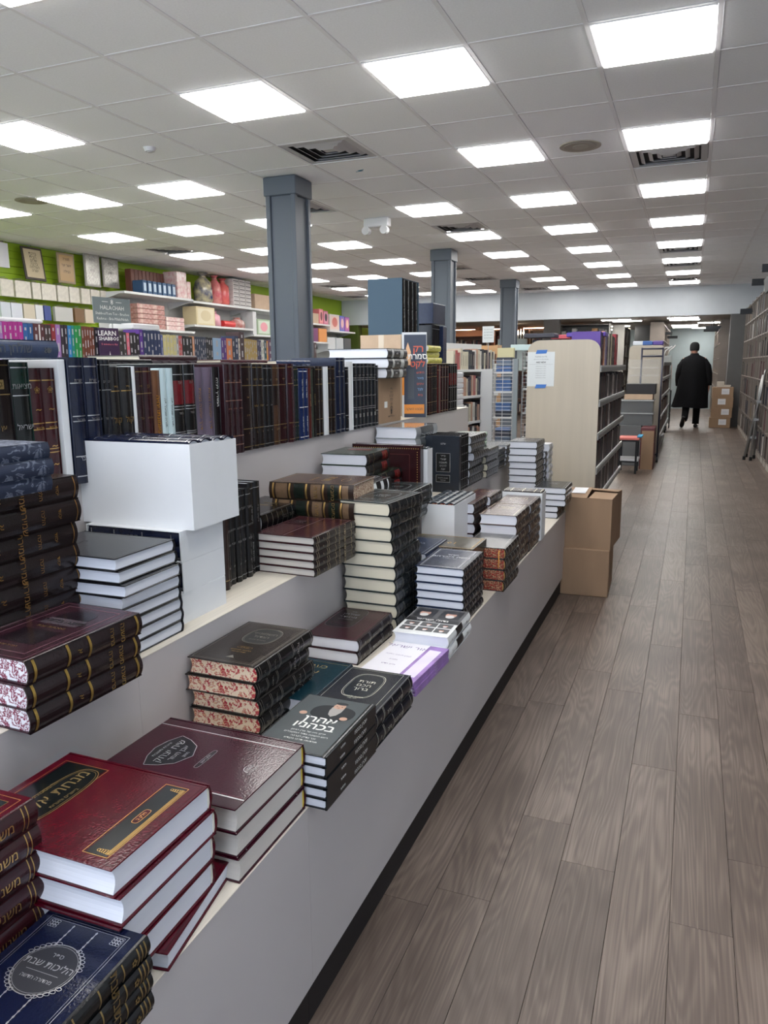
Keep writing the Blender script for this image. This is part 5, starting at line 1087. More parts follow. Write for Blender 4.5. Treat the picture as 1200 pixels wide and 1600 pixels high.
def gift(lab, y0, y1, z0, z1, c, cat='box', name='box', m=None, d=.28, group=None, part=None, x=GXF-.03, dec=None):
    t = thing(name, lab, cat, (x, (y0+y1)/2, z0), group=group); w = y1-y0-.006; h = z1-z0
    MB().bbox(-d, 0, -w/2, w/2, 0, h, m or P(c), min(.006, h*.2)).build(part or 'carton', t)
    if dec:
        D = MB(); dec(D, w, h); D.build('print', t)
    return t
def face(D, w, h, c1, c2):
    R3 = lambda a, b_, c, d, m, o=0: D.add([(.0008+o, a, b_), (.0008+o, c, b_), (.0008+o, c, d), (.0008+o, a, d)], [(0, 1, 2, 3)], m)
    R3(-w*.42, h*.1, w*.42, h*.9, P(c1)); n = 14
    D.add([(.0012, w*.28*math.cos(2*PI*i/n), h*.52+h*.3*math.sin(2*PI*i/n)) for i in range(n)], [tuple(range(n))], P(c2))
for k in range(7): gift('thin blue book in the row on top gift shelf, %s from near' % nth(k), 9.86+k*.12, 9.96+k*.12, 2.4805, 2.68, (52, 84, 120), 'book', 'book', group='blue books on the top gift shelf', d=.2, dec=lambda D, w, h: D.add([(.0008, -w*.3, h*.2), (.0008, w*.3, h*.2), (.0008, w*.3, h*.8), (.0008, -w*.3, h*.8)], [(0, 1, 2, 3)], P((180, 200, 214))))
for k in range(9): gift('brown wrapped box in the row behind the blue books, %s from near' % nth(k), 9.88+k*.09, 9.965+k*.09, 2.4805, 2.86, (110, 66, 54), group='brown boxes on the top gift shelf', d=.12, x=GXF-.26)
PKW = noisy(mat('pink cellophane pattern', (206, 150, 150), .2), 16, .5, col2=(226, 214, 206))
gift('pink patterned wrapped parcel on the top gift shelf, nearer', 10.72, 10.98, 2.4805, 2.9, 0, m=PKW); gift('pink patterned wrapped parcel on the top gift shelf, farther', 10.98, 11.09, 2.4805, 2.76, 0, m=PKW)
def bag(lab, y0, y1, z0, z1, c1, c2):
    t = thing('gift_bag', lab, 'gift bag', (GXF-.17, (y0+y1)/2, z0)); w = (y1-y0)/2; h = z1-z0; rings = []
    m = noisy(mat('bag '+lab[:12], c1, .25), 9, .3, col2=c2, bump=.4)
    rr = random.Random(len(lab))
    for (f, s_) in ((0, .8), (.08, 1), (.45, 1.02), (.7, .85), (.84, .4), (.9, .25), (1.0, .6)):
        rings.append([(.13*s_*math.cos(2*PI*i/16)*rr.uniform(.88, 1.08), w*s_*math.sin(2*PI*i/16)*rr.uniform(.9, 1.05), f*h) for i in range(16)])
    MB().loft(rings, m).build('wrap', t); MB().tube([(.05*math.cos(a), .05*math.sin(a), .87*h) for a in [i*PI/4 for i in range(9)]], .012, P(c2)).build('ribbon', t)
bag('navy and cream cellophane gift bag on the top shelf', 11.42, 11.86, 2.4605, 2.97, (40, 54, 96), (200, 190, 150)); bag('pink red cellophane gift bag on the top shelf', 11.88, 12.1, 2.4605, 2.96, (196, 70, 90), (214, 150, 140)); bag('coral cellophane gift bag on the top shelf', 12.11, 12.36, 2.4605, 2.93, (200, 74, 84), (220, 120, 110))
for j in range(3):
    for k in range(7): gift('white striped small box in the stack beside the gift bags, column %s, %s from bottom' % (nth(j), nth(k)), 12.38+j*.21, 12.58+j*.21, 2.4605+k*.07, 2.528+k*.07, (206, 202, 200), group='white striped boxes on the top gift shelf', dec=lambda D, w, h: D.add([(.0008, -w*.45, h*.3), (.0008, w*.45, h*.3), (.0008, w*.45, h*.55), (.0008, -w*.45, h*.55)], [(0, 1, 2, 3)], P((70, 60, 62))))
gift('tan carton on the top gift shelf left of the column', 13.12, 13.7, 2.4605, 2.74, 0, m=KRAFT2)
RB = noisy(mat('red patterned box', (150, 76, 70), .3), 14, .4, col2=(206, 180, 170))
for k in range(5): gift('red patterned flat box in the stack under the top gift shelf, %s from bottom' % nth(k), 9.7, 10.36, 1.9505+k*.075, 2.022+k*.075, 0, m=RB, group='red patterned flat boxes')
for k in range(3): gift('pink patterned box lying right of the red stack, %s from bottom' % nth(k), 10.38, 10.86, 1.9505+k*.07, 2.018+k*.07, 0, m=PKW, group='pink boxes beside the red stack')
gift('gold framed picture box on the second gift shelf', 11.2, 11.76, 2.0705, 2.38, (206, 190, 150), dec=lambda D, w, h: face(D, w, h, (214, 204, 176), (200, 186, 150)))
bag('pale pink gift bag on the second gift shelf', 11.79, 12.05, 2.0705, 2.34, (220, 170, 180), (206, 150, 160))
t = thing('cylinder_pack', 'red rolled pack lying on the second gift shelf', 'pack', (GXF-.1, 12.08, 2.13)); MB().cyl((0, 0, 0), .058, .36, P((206, 60, 60), .3), 16, 'y').build('roll', t)
bag('crumpled patterned cellophane pack on the second gift shelf', 12.47, 12.88, 2.0705, 2.27, (200, 190, 186), (180, 90, 80))
gift('tall white box on the lower gift shelf', 13.02, 13.16, 1.9705, 2.4, (206, 206, 206)); gift('green flower print box on the lower gift shelf', 13.18, 13.68, 1.9705, 2.27, (150, 170, 140), dec=lambda D, w, h: face(D, w, h, (196, 206, 190), (220, 150, 160)))
gift('tan carton right of the column, lower', 14.93, 15.3, 2.3005, 2.48, 0, m=KRAFT2); gift('tan carton right of the column, upper', 14.93, 15.15, 2.4805, 2.68, 0, m=KRAFT2)
gift('white and green tall box beside the cartons', 15.35, 15.52, 2.3005, 2.62, (190, 206, 190)); gift('tan box pair beside the pink boxes', 15.56, 15.85, 2.3005, 2.52, 0, m=KRAFT2)
gift('pink doll box on the far gift shelf, nearer', 15.88, 16.08, 2.3005, 2.63, (214, 120, 130), dec=lambda D, w, h: face(D, w, h, (230, 150, 150), (120, 60, 70))); gift('pink doll box on the far gift shelf, farther', 16.1, 16.33, 2.3005, 2.6, (206, 110, 140), dec=lambda D, w, h: face(D, w, h, (220, 150, 170), (60, 40, 50)))
gift('pale face print doll box on the last gift bay', 16.42, 16.95, 2.1805, 2.55, (214, 206, 200), dec=lambda D, w, h: face(D, w, h, (226, 196, 186), (206, 120, 110))); gift('blue doll box on the last gift bay', 16.97, 17.24, 2.1805, 2.54, (90, 110, 190), dec=lambda D, w, h: face(D, w, h, (150, 110, 180), (230, 190, 180))); gift('violet doll box on the last gift bay', 17.26, 17.52, 2.1805, 2.53, (150, 90, 160), dec=lambda D, w, h: face(D, w, h, (190, 110, 160), (240, 200, 170)))
for k in range(6):
    yy = 14.95+k*.45; c = ((200, 180, 170), (120, 70, 110), (220, 150, 90), (206, 210, 212), (190, 196, 200), (90, 96, 100))[k]
    gift('%s pack on the third row of the far gift bays' % ('beige', 'checked purple', 'orange print', 'white', 'silver grey', 'dark grey')[k], yy, yy+.4, 1.9005 if k < 3 else 1.7505, 2.2 if k < 3 else 2.02, c)
gf = MB()
for bay, (a, b_) in enumerate(((9.45, 11.0), (11.2, 12.9), (13.05, 14.8))):
    for k in range(12):
        w_ = (b_-a)/12; gf.box(GXF-.21, GXF-.03, a+k*w_, a+k*w_+w_*.8, (1.5005, 1.6005, 1.5005)[bay], (1.78, 1.86, 1.78)[bay], P(random.choice(((120, 92, 56), (150, 120, 80), (90, 60, 50)))))
o = gf.build('book_fill'); o['kind'] = 'stuff'; tag(o, 'brown gold books on the lower gift shelves', 'books')
# ---- carton pair at the end of the counter
def carton(lab, x, y, w, d, z0, h, rz, m=KRAFT, flaps=False, lab_=False, group=None, lean=0):
    t = thing('cardboard_box', lab, 'box', (x, y, z0), rz, group); b = MB(); c = .005
    if flaps:
        b.box(-w/2, w/2, -d/2, d/2, 0, c, m)
        for a in ((-w/2, w/2, -d/2, -d/2+c), (-w/2, w/2, d/2-c, d/2), (-w/2, -w/2+c, -d/2+c, d/2-c), (w/2-c, w/2, -d/2+c, d/2-c)): b.box(*a, c, h, m)
        b.build('box_body', t); LM = mat('white shipping label', (222, 222, 224), .5)
        f = MB(); f.add([(-w/2, -d/2, h), (-.01, -d/2, h), (-.01, 0, h+.035), (-w/2, 0, h+.028), (-w/2, -d/2, h-.004), (-.01, -d/2, h-.004), (-.01, 0, h+.031), (-w/2, 0, h+.024)], [(0, 1, 2, 3), (7, 6, 5, 4), (0, 4, 5, 1), (1, 5, 6, 2), (2, 6, 7, 3), (3, 7, 4, 0)], m); f.build('flap', t)
        f = MB(); f.add([(.0, -d/2, h), (w/2, -d/2, h), (w/2, .02, h+.004), (0, .02, h+.006), (.0, -d/2, h-.004), (w/2, -d/2, h-.004), (w/2, .02, h), (0, .02, h+.002)], [(0, 1, 2, 3), (7, 6, 5, 4), (0, 4, 5, 1), (1, 5, 6, 2), (2, 6, 7, 3), (3, 7, 4, 0)], m); f.build('flap', t)
        f = MB(); f.add([(-w/2, d/2, h), (w/2, d/2, h), (w/2, .04, h+.012), (-w/2, .04, h+.02), (-w/2, d/2, h-.004), (w/2, d/2, h-.004), (w/2, .04, h+.008), (-w/2, .04, h+.016)], [(0, 1, 2, 3), (7, 6, 5, 4), (0, 4, 5, 1), (1, 5, 6, 2), (2, 6, 7, 3), (3, 7, 4, 0)], m); f.build('flap', t)
        f = MB(); f.add([(-.11, -.13, h+.016), (-.03, -.13, h+.0175), (-.03, -.02, h+.0345), (-.11, -.02, h+.0325)], [(0, 1, 2, 3)], LM); f.build('label', t)
    else:
        b.bbox(-w/2, w/2, -d/2, d/2, 0, h, m, .004); b.build('box_body', t)
        if w > .5: MB().box(-.024, .024, -d/2-.0006, -d/2, h-.09, h-.004, mat('clear tape', (200, 184, 160), .2)).build('tape', t)
    if lab_:
        f = MB(); f.add([(lab_-.075, -d/2-.001, h*.3), (lab_+.075, -d/2-.001, h*.3), (lab_+.075, -d/2-.001, h*.86), (lab_-.075, -d/2-.001, h*.86)], [(0, 1, 2, 3)], mat('white shipping label', (222, 222, 224), .5))
        f.text('HOLY BOOKS', .016, lab_, h*.62, 0, P((70, 90, 150)), plane=lambda u, v: (u, -d/2-.0016, v)); f.text('BROOKLYN NY', .013, lab_, h*.5, 0, P((90, 90, 96)), plane=lambda u, v: (u, -d/2-.0016, v)); f.build('label', t)
    return t
carton('plain brown carton on the floor at the counter end, lower one', -.53, 4.65, .275, .38, 0, .285, .03)
carton('open brown carton with loose flaps stacked at the counter end', -.51, 4.67, .27, .38, .2855, .30, -.06, flaps=True)
# ---- gondola with beech end panel
def rpanel(w, h, r, n=6):
    o = [(-w/2, 0), (w/2, 0)]
    for k in range(n+1): a = k*PI/2/n; o.append((w/2-r+r*math.cos(a), h-r+r*math.sin(a)))
    for k in range(n+1): a = PI/2+k*PI/2/n; o.append((-w/2+r+r*math.cos(a), h-r+r*math.sin(a)))
    return o
def gondola(lab, xc, y0, y1, w, hp, zs, r=.09, both=True):
    t = thing('gondola_shelf', lab, 'shelf', (xc, y0, 0)); L_ = y1-y0
    MB().prism(rpanel(w, hp, r), 'y', 0, .028, BEECH).build('end_panel', t)
    MB().box(-.012, .012, .028, L_, .1, hp-.15, WHITE_METAL).build('back_panel', t)
    MB().box(-w/2+.04, w/2-.04, .03, L_, 0, .09, STEEL_GREY).build('base', t)
    for z in zs:
        for s_ in (-1, 1):
            b = MB(); x0, x1 = (0.012, w/2+.005) if s_ > 0 else (-w/2-.005, -.012)
            b.box(x0, x1, .03, L_, z-.006, z, WHITE_METAL); e = x1 if s_ > 0 else x0; b.box(min(e, e-s_*.012), max(e, e-s_*.012), .03, L_, z-.036, z+.012, WHITE_METAL)
            b.build('shelf', t)
            o = MB().box(min(e, e+s_*.003), max(e, e+s_*.003), .03, L_, z-.028, z-.002, STEEL_GREY).build('price_rail', t)
    for y in (.9, 1.8):
        if y < L_: MB().box(-.02, .02, y-.015, y+.015, 0, hp-.1, STEEL_GREY).build('upright', t)
    return t
gondola('white gondola with pale beech end panel beside the aisle', -.868, 5.6, 7.75, .512, 1.522, (.36, .60, .85, 1.085, 1.33))
t = thing('notice', 'white paper notice taped to the beech panel with blue tape', 'notice', (-1.025, 5.5995, 1.318))
MB().box(-.097, .097, -.0012, -.0004, -.122, .122, mat('notice paper', (214, 220, 222), .6)).build('paper', t)
for z in (.122, -.122):
    MB().add([(-.04, -.0018, z-.014), (.036, -.0018, z-.012), (.045, -.0018, z+.014), (-.03, -.0018, z+.014)], [(0, 1, 2, 3)], P((64, 118, 196), .6)).build('tape', t)
D = MB(); gy = P((120, 126, 130)); Q = lambda u, v: (u, -.0016, v)
D.text('PLEASE NOTE', .014, 0, .088, 0, gy, plane=Q); D.text('all books on this display', .011, 0, .07, 0, gy, plane=Q); D.text('ARE NEW', .016, 0, .048, 0, P((60, 64, 70)), plane=Q, bold=.02); D.add([(-.085, -.0016, .034), (.085, -.0016, .034), (.085, -.0016, .035), (-.085, -.0016, .035)], [(0, 1, 2, 3)], gy)
for k in range(6): D.text('kindly keep in order', .009, 0, .02-k*.016, 0, gy, plane=Q)
D.build('print', t)
names = {(40, 36, 38): 'black', (58, 40, 40): 'dark brown', (44, 44, 60): 'ink blue', (80, 40, 40): 'maroon', (70, 70, 72): 'grey', (54, 44, 64): 'dark violet', (206, 200, 196): 'white'}
zs = (.36, .60, .85, 1.085); hb = MB()
for s_, z in enumerate(zs):
    y = 5.66; k = 0
    while y < 7.66 and k < 44:
        c = random.choice(list(names)[:6]); t_ = random.uniform(.03, .06); lean = -random.choice((0, 0, .06, .14))
        if random.random() < .08: c = (206, 200, 196)
        hh_ = random.uniform(.17, .205); hb.T = Matrix.Translation((-.625, y+t_/2, z)) @ Matrix.Rotation(lean, 4, 'X'); hb.box(-.19, 0, -t_/2+.002, t_/2-.002, 0, hh_, P(c)); hb.add([(.0008, -t_*.15, hh_*.3), (.0008, t_*.15, hh_*.3), (.0008, t_*.15, hh_*.7), (.0008, -t_*.15, hh_*.7)], [(0, 1, 2, 3)], P((120, 116, 110))); y += t_+abs(lean)*.12; k += 1
top = [((90, 60, 150), .05, 'violet'), ((40, 36, 44), .04, 'black'), ((110, 50, 40), .04, 'rust'), ((230, 160, 110), .03, 'peach'), ((214, 214, 210), .03, 'white'), ((120, 100, 160), .05, 'lavender'), ((60, 56, 56), .04, 'charcoal'), ((200, 196, 180), .05, 'ivory'), ((70, 66, 60), .05, 'olive'), ((216, 206, 170), .04, 'cream'), ((58, 50, 48), .06, 'umber'), ((70, 60, 56), .06, 'taupe brown'), ((150, 24, 44), .12, 'tall crimson')]
y = 5.68
for c, t_, nm in top:
    sbook(-.63, y+t_*1.2, 1.33, .2, .27 if 'tall' in nm else random.uniform(.23, .26), t_*1.6, P(c), nm+' book on the top shelf behind the beech panel', 'books on the top gondola shelf', light=P((170, 150, 150)), lean=-.05 if y < 6 else 0); y += t_*2.1
hb.T = None
for z in (.6, .85, 1.085, 1.33):
    for k in range(30): hb.box(-1.11, -.93, 5.7+k*.065, 5.7+k*.065+.055, z, z+.17+.03*(k % 3 == 0), P(random.choice(list(names))))
o = hb.build('book_fill'); o['kind'] = 'stuff'; tag(o, 'small books leaning on the lower shelves of the beech panel gondola', 'books')
for (x, y, w_, c, l, z) in ((-.93, 6.1, .2, (220, 96, 110), 'salmon red box on top of the gondola books', 1.522), (-.75, 5.95, .28, (96, 70, 170), 'violet folder on top of the gondola books', 1.53), (-1.05, 5.72, .22, (60, 60, 70), 'dark flat book on top of the gondola', 1.522)):
    o = MB().bbox(x-w_/2, x+w_/2, y-.1, y+.1, z+.02, z+.05, P(c), .003).build('folder'); tag(o, l, 'folder')
# ---- heap beyond: stand, bins, cartons, rolling rack
tb = thing('step_stool', 'low black metal stand holding a pink and blue book', 'stand', (-.70, 10.05, 0)); BKM = mat('black steel', (26, 26, 28), .4, .4)
for sx in (-.1, .1):
    for sy in (-.15, .15): MB().box(sx-.012, sx+.012, sy-.012, sy+.012, 0, .40, BKM).build('leg', tb)
MB().box(-.115, .115, -.17, .17, .40, .42, BKM).build('top_plate', tb); MB().box(-.11, .11, -.16, .16, .14, .155, BKM).build('lower_plate', tb)
for z in (.42, .156):
    o = MB().bbox(-.82, -.57, 9.9, 10.2, z, z+.03, P((214, 120, 110)) if z > .3 else P((190, 190, 192)), .003).build('book'); tag(o, 'pink book with blue edge lying on the low black stand' if z > .3 else 'grey magazine stack on the lower plate of the stand', 'book')
o = MB().bbox(-.60, -.54, 9.9, 10.2, .4535, .47, P((60, 150, 190)), .003).build('book'); tag(o, 'narrow blue book beside the pink one on the stand', 'book')
for k in range(3): carton('maroon printed carton in the floor heap, %s from the bottom' % nth(k), -.50, 10.62, .17, .5, k*.18, .178, 0, m=P((92, 40, 44)), group='maroon cartons in the floor heap')
o = MB().bbox(-.57, -.42, 10.36, 10.366, 0, .5, KRAFT, .001).build('cardboard_sheet'); tag(o, 'brown cardboard sheet standing against the maroon cartons', 'cardboard')
BIN = mat('smoky clear plastic', (120, 124, 126), .12, alpha=.55); LIDm = mat('clear plastic rim', (206, 210, 212), .15, alpha=.6)
carton('grey crate on the floor under the clear bins', -.75, 10.9, .3, .4, 0, .54, 0, m=P((96, 98, 98)))
for k in range(2):
    t = thing('storage_bin', 'smoky clear plastic storage bin, %s of two' % ['lower', 'upper'][k], 'bin', (-.68, 10.92, .5405+k*.17), group='smoky clear bins')
    b = MB(); w, d, h = .42, .38, .15
    b.box(-w/2, w/2, -d/2, d/2, 0, .004, BIN)
    for a in ((-w/2, w/2, -d/2, -d/2+.004), (-w/2, w/2, d/2-.004, d/2), (-w/2, -w/2+.004, -d/2, d/2), (w/2-.004, w/2, -d/2, d/2)): b.box(*a, .004, h, BIN)
    b.build('tub', t); MB().bbox(-w/2-.01, w/2+.01, -d/2-.01, d/2+.01, h, h+.018, LIDm, .003).build('lid', t)
carton('tan carton on top of the clear bins', -.66, 10.92, .36, .34, .8815, .07, 0, m=KRAFT2)
carton('black crate above the tan carton', -.64, 10.95, .38, .34, .952, .135, 0, m=P((30, 26, 26)))
t = thing('acrylic_holder', 'clear acrylic brochure holder on the black crate', 'holder', (-.62, 10.95, 1.0875)); AC = mat('clear acrylic', (225, 228, 228), .05, alpha=.1)
for z in (0, .1, .2): MB().box(-.2, .2, -.14+z*.5, -.136+z*.5, z, z+.12, AC).build('panel', t)
MB().box(-.2, .2, -.14, .14, 0, .004, AC).build('base', t)
gondola('second gondola with beech end panel behind the bins', -.62, 11.3, 15.0, .46, 1.60, (.36, .62, .9, 1.15, 1.36), r=.06)
sb = MB(); names2 = [(60, 44, 44), (90, 60, 50), (200, 196, 190), (44, 50, 80), (120, 90, 70)]
for z in (.36, .62, .9, 1.15):
    y = 11.4
    while y < 14.8: t_ = random.uniform(.03, .07); sb.box(-.56, -.40, y, y+t_*.9, z, z+random.uniform(.16, .2), P(random.choice(names2))); y += t_
o = sb.build('book_fill'); o['kind'] = 'stuff'; tag(o, 'mixed books filling the second gondola far down the aisle', 'books')
for (x, c, l) in ((-.74, (206, 214, 222), 'white paper pad on the second gondola top'), (-.62, (60, 100, 170), 'blue folder on the second gondola top'), (-.48, (90, 70, 150), 'violet pack on the second gondola top')):
    o = MB().bbox(x-.07, x+.07, 11.35, 11.6, 1.601, 1.66, P(c), .01).build('folder'); tag(o, l, 'folder')
t = thing('rolling_rack', 'tall dark blue tube rolling rack in the aisle heap', 'rack', (-.53, 11.15, 0)); TB = P((52, 54, 72), .35)
for x in (-.14, .13): MB().tube([(x, 0, .08), (x, 0, 1.565)], .012, TB, 8).build('post', t); MB().tube([(x, .08, .08), (x, .08, .9)], .01, BKM, 8).build('rear_post', t)
for z in (1.55, 1.45): MB().tube([(-.14, 0, z), (.13, 0, z)], .012, TB, 8).build('crossbar', t)
MB().box(-.14, .13, 0, .1, .1, .115, BKM).build('base_plate', t)
for x in (-.14, .13):
    for y in (-.0, .08): MB().cyl((x-.012, y, .035), .035, .024, BKM, 12, 'x').build('caster', t)
def book_cart(lab, x, y, h=1.5):
    t = thing('book_cart', lab, 'cart', (x, y, 0)); GC = P((146, 150, 148), .4)
    for yy in (0, .75): MB().bbox(-.2, .2, yy, yy+.02, .14, h, GC, .004).build('side_panel', t)
    for z in (.2, .55, .9, 1.2): MB().box(-.19, .19, .02, .75, z, z+.012, GC).build('shelf', t)
    for sx in (-.16, .16):
        for yy in (.05, .72): MB().cyl((sx-.015, yy, .06), .06, .03, BKM, 14, 'x').build('caster', t); MB().box(sx-.02, sx+.02, yy-.02, yy+.02, .1, .142, BKM).build('fork', t)
    return t
book_cart('grey steel book cart on casters left of the walking person', -.62, 16.0)
for k in range(7): o = MB().bbox(-.57, -.43, 17.3, 17.55, .80+k*.032, .83+k*.032, P((206, 206, 204)), .003).build('book'); tag(o, 'white book in the pile beside the walking person, %s from bottom' % nth(k), 'book', 'white books on the dark trolley')
t = thing('trolley', 'dark trolley carrying the white book pile', 'cart', (-.50, 17.42, 0)); MB().bbox(-.09, .09, -.16, .16, .78, .80, BKM, .002).build('top_plate', t); MB().bbox(-.09, .09, -.16, .16, .3, .32, BKM, .002).build('lower_plate', t)
for sx in (-.08, .08):
    for sy in (-.15, .15): MB().box(sx-.01, sx+.01, sy-.01, sy+.01, .08, .78, BKM).build('post', t); MB().cyl((sx-.01, sy, .04), .04, .02, BKM, 12, 'x').build('caster', t)
t = gift('salmon printed box above the white books', 17.32, 17.52, 1.0245, 1.33, (214, 160, 140), x=-.43, d=.14)
t = thing('wire_hangers', 'silver wire rack top on the book cart', 'rack', (-.62, 16.0, 1.5)); 
for k in range(5): MB().tube([(-.15+k*.07, .05*k, 0), (-.12+k*.07, .05*k, .1), (-.05+k*.07, .05*k+.03, .16), (.02+k*.06, .05*k, .12+.02*k)], .012, WHITE_METAL, 6).build('arm', t)
# ---- stack of labelled cartons by the pier
for k, (dx_, lx) in enumerate(((-.02, .05), (0, .07), (.01, -.02), (0, .05))):
    carton('brown carton with white label by the grey pier, %s from the floor' % nth(k), .60+dx_, 17.85, .41, .34, k*.213, .212, 0, m=KRAFT, lab_=lx, group='labelled cartons by the grey pier')
for k, (x, z, w_, h_) in enumerate(((.55, .852, .14, .11), (.66, .852, .16, .02), (.67, .8725, .16, .02))):
    o = MB().bbox(x-w_/2, x+w_/2, 17.75, 17.95, z+.0005, z+h_, P((206, 198, 184)), .002).build('book'); tag(o, 'cream book on the labelled cartons, %s' % ['standing one on the left', 'lower lying one', 'upper lying one'][k], 'book', 'cream books on the labelled cartons')
# ---- aluminium folding ladder leaning on the right shelves
t = thing('folding_ladder', 'folded aluminium step ladder leaning on the right shelves', 'ladder', (.80, 12.1, 0)); AL = mat('brushed aluminium', (158, 158, 156), .35, .7); RBK = mat('rubber foot', (24, 24, 24), .8)
F_ = [(-.06, -.25), (.02, -.32), (-.01, .12), (.08, -.05)]
for i, (x, y) in enumerate(F_):
    tx, ty = (.10, -.12+.05*i)
    MB().tube([(x, y, .03), (tx-.02*(i % 2), ty, .95), (tx+.02, ty, 1.18)], .016, AL, 8).build('leg', t); MB().cyl((x, y, 0), .02, .05, RBK, 10).build('rubber_foot', t)
for f in (.3, .55, .8): MB().box(-.03+.1*f, .06+.06*f, -.28+.14*f, .0-.05*f, f*1.0, f*1.0+.03, AL).build('step', t)
MB().tube([(.12, -.12, 1.18), (.14, -.07, 1.25), (.13, .03, 1.18)], .015, AL, 8).build('handle', t)
# ---- right wall shelving
RS = noisy(mat('taupe shelving laminate', (120, 111, 103), .5), 5, .08)
hh = 2.47; RX = .935; zsr = [.09, .43, .77, 1.11, 1.45, 1.79, 2.13]
fill = MB(); near = 0
cr_ = [(34, 26, 26), (50, 26, 30), (28, 28, 44), (56, 38, 32), (30, 36, 34), (20, 18, 20), (74, 34, 38), (206, 200, 192), (130, 110, 80)]
ys = [3.0+k*.93 for k in range(17)]
def rshelf(i, y0, x0, L_, h_, zz, nb):
    t = thing('bookcase', 'tall taupe bookcase on the right wall, %s bay from the viewer' % nth(i), 'bookcase', (x0, y0, 0), group='tall taupe bookcases along the right wall')
    for yy in (0, L_-.02): MB().box(0, .29, yy, yy+.02, 0, h_, RS).build('side_panel', t)
    MB().box(.285, .295, .02, L_-.02, 0, h_, RS).build('back_panel', t)
    for z in zz+[h_-.02]: MB().box(.004, .285, .02, L_-.02, z-.02, z, RS).build('shelf', t)
    MB().box(.0, .285, L_/2-.01, L_/2+.01, 0, h_-.02, RS).build('divider', t)
    MB().box(.004, .02, .02, L_-.02, 0, .07, mat('pale toe board', (170, 164, 156), .5)).build('toe_board', t)
    return t
for i, y0 in enumerate(ys[:-1]):
    if y0+.93 > 18.1: break
    rshelf(i, y0, RX, .93-.001, hh, zsr, None)
    for si, z in enumerate(zsr):
        y = y0+.025; rr = random.Random(i*17+si)
        if rr.random() < .12: continue
        stop = y0+.9 if rr.random() < .7 else y0+rr.uniform(.4, .8); base = rr.choice(cr_[:7])
        k = 0
        while y < stop:
            t_ = rr.uniform(.03, .055); c = base if rr.random() < .7 else rr.choice(cr_); h_ = rr.uniform(.2, .29)
            if y+t_ > y0+.905: break
            xf_ = RX+rr.uniform(.004, .03); fill.box(xf_, xf_+.19, y, y+t_-.003, z, z+h_, P(c))
            y += t_; k += 1
o = fill.build('book_fill'); o['kind'] = 'stuff'; tag(o, 'rows of dark books filling the right wall bookcases', 'books')
BL = mat('dark blade sign', (38, 42, 48), .5)
for k, (y, z) in enumerate(((16.0, 2.24), (13.2, 2.5), (11.3, 2.5))):
    t = thing('blade_sign', 'dark flag sign jutting from the right bookcases, %s from the header' % nth(k), 'sign', (RX, y, z), group='dark flag signs on the right bookcases')
    MB().bbox(-.2, 0, -.01, .01, 0, .1, BL, .003).build('plate', t); MB().tube([(.0, 0, .05), (.06, 0, .05), (.06, 0, -.02)], .008, BL, 6).build('bracket', t)
t = thing('valance', 'dark sloping valance on top of the right bookcases', 'valance', (RX-.05, 7.5, 2.33)); MB().prism([(0, 0), (.03, 0), (.0, .19), (-.03, .19)], 'y', 0, 5.1, BL).build('fascia', t)
# ---- bookcases beyond the header, right side of the far aisle
def farcase(lab, x0, x1, y0, y1, h, nsh, m, facing, group=None):
    t = thing('bookcase', lab, 'bookcase', (x0, y0, 0), group=group); w, d = x1-x0, y1-y0
    b = MB(); b.box(0, .02, 0, d, 0, h, m).build('side_panel', t); MB().box(w-.02, w, 0, d, 0, h, m).build('side_panel', t)
    for y in (0,) if facing != '-y' else (): pass
    if facing == '-y': MB().box(.02, w-.02, d-.015, d, 0, h, m).build('back_panel', t)
    for k in range(nsh+1): z = .06+k*(h-.1)/nsh; MB().box(.02, w-.02, 0, d-.015, z, z+.022, m).build('shelf', t)
    return t
GS = P((104, 102, 100)); ff = MB(); rr = random.Random(5)
for i, (x0, x1) in enumerate(((-3.15, -1.95),)):
    farcase('grey bookcase under the header left of the far aisle', x0, x1, 19.6, 20.0, 2.33, 6, GS, '-y')
    MB().box(x0+.59, x0+.61, 19.61, 19.95, .1, 2.2, GS)
    for k in range(6):
        z = .085+k*(2.23)/6; x = x0+.04
        while x < x1-.1:
            w_ = rr.uniform(.05, .14); c = rr.choice(((190, 190, 188), (40, 70, 120), (40, 40, 44), (160, 120, 80), (80, 76, 74))); hb_ = rr.uniform(.2, .28); ff.box(x, x+w_-.006, 19.66, 19.9, z, z+hb_, P(c)); x += w_+rr.choice((0, .03))
for i, (x0, y0, y1) in enumerate(((-1.95, 20.2, 22.0), (-1.0, 19.2, 24.4))):
    t = thing('bookcase', 'taupe bookcase running back beyond the header, %s from left' % nth(i), 'bookcase', (x0, y0, 0)); d = y1-y0
    MB().box(0, .3, 0, .02, 0, 2.3, P((150, 146, 140)) if i == 0 else RS).build('end_panel', t); MB().box(0, .01, .02, d, 0, 2.3, RS).build('back_panel', t)
    for k in range(7): MB().box(.01, .3, .02, d, .08+k*.36, .1+k*.36, RS).build('shelf', t)
    n_ = int(d/.9)
    for k in range(1, n_+1): MB().box(.01, .3, k*.9, k*.9+.02, 0, 2.3, RS).build('divider', t)
    for k in range(6):
        y = y0+.04
        while y < y1-.1:
            t_ = rr.uniform(.03, .07); ff.box(x0+.05, x0+.27, y, y+t_-.003, .101+k*.36, .101+k*.36+rr.uniform(.2, .3), P(rr.choice(cr_))); y += t_
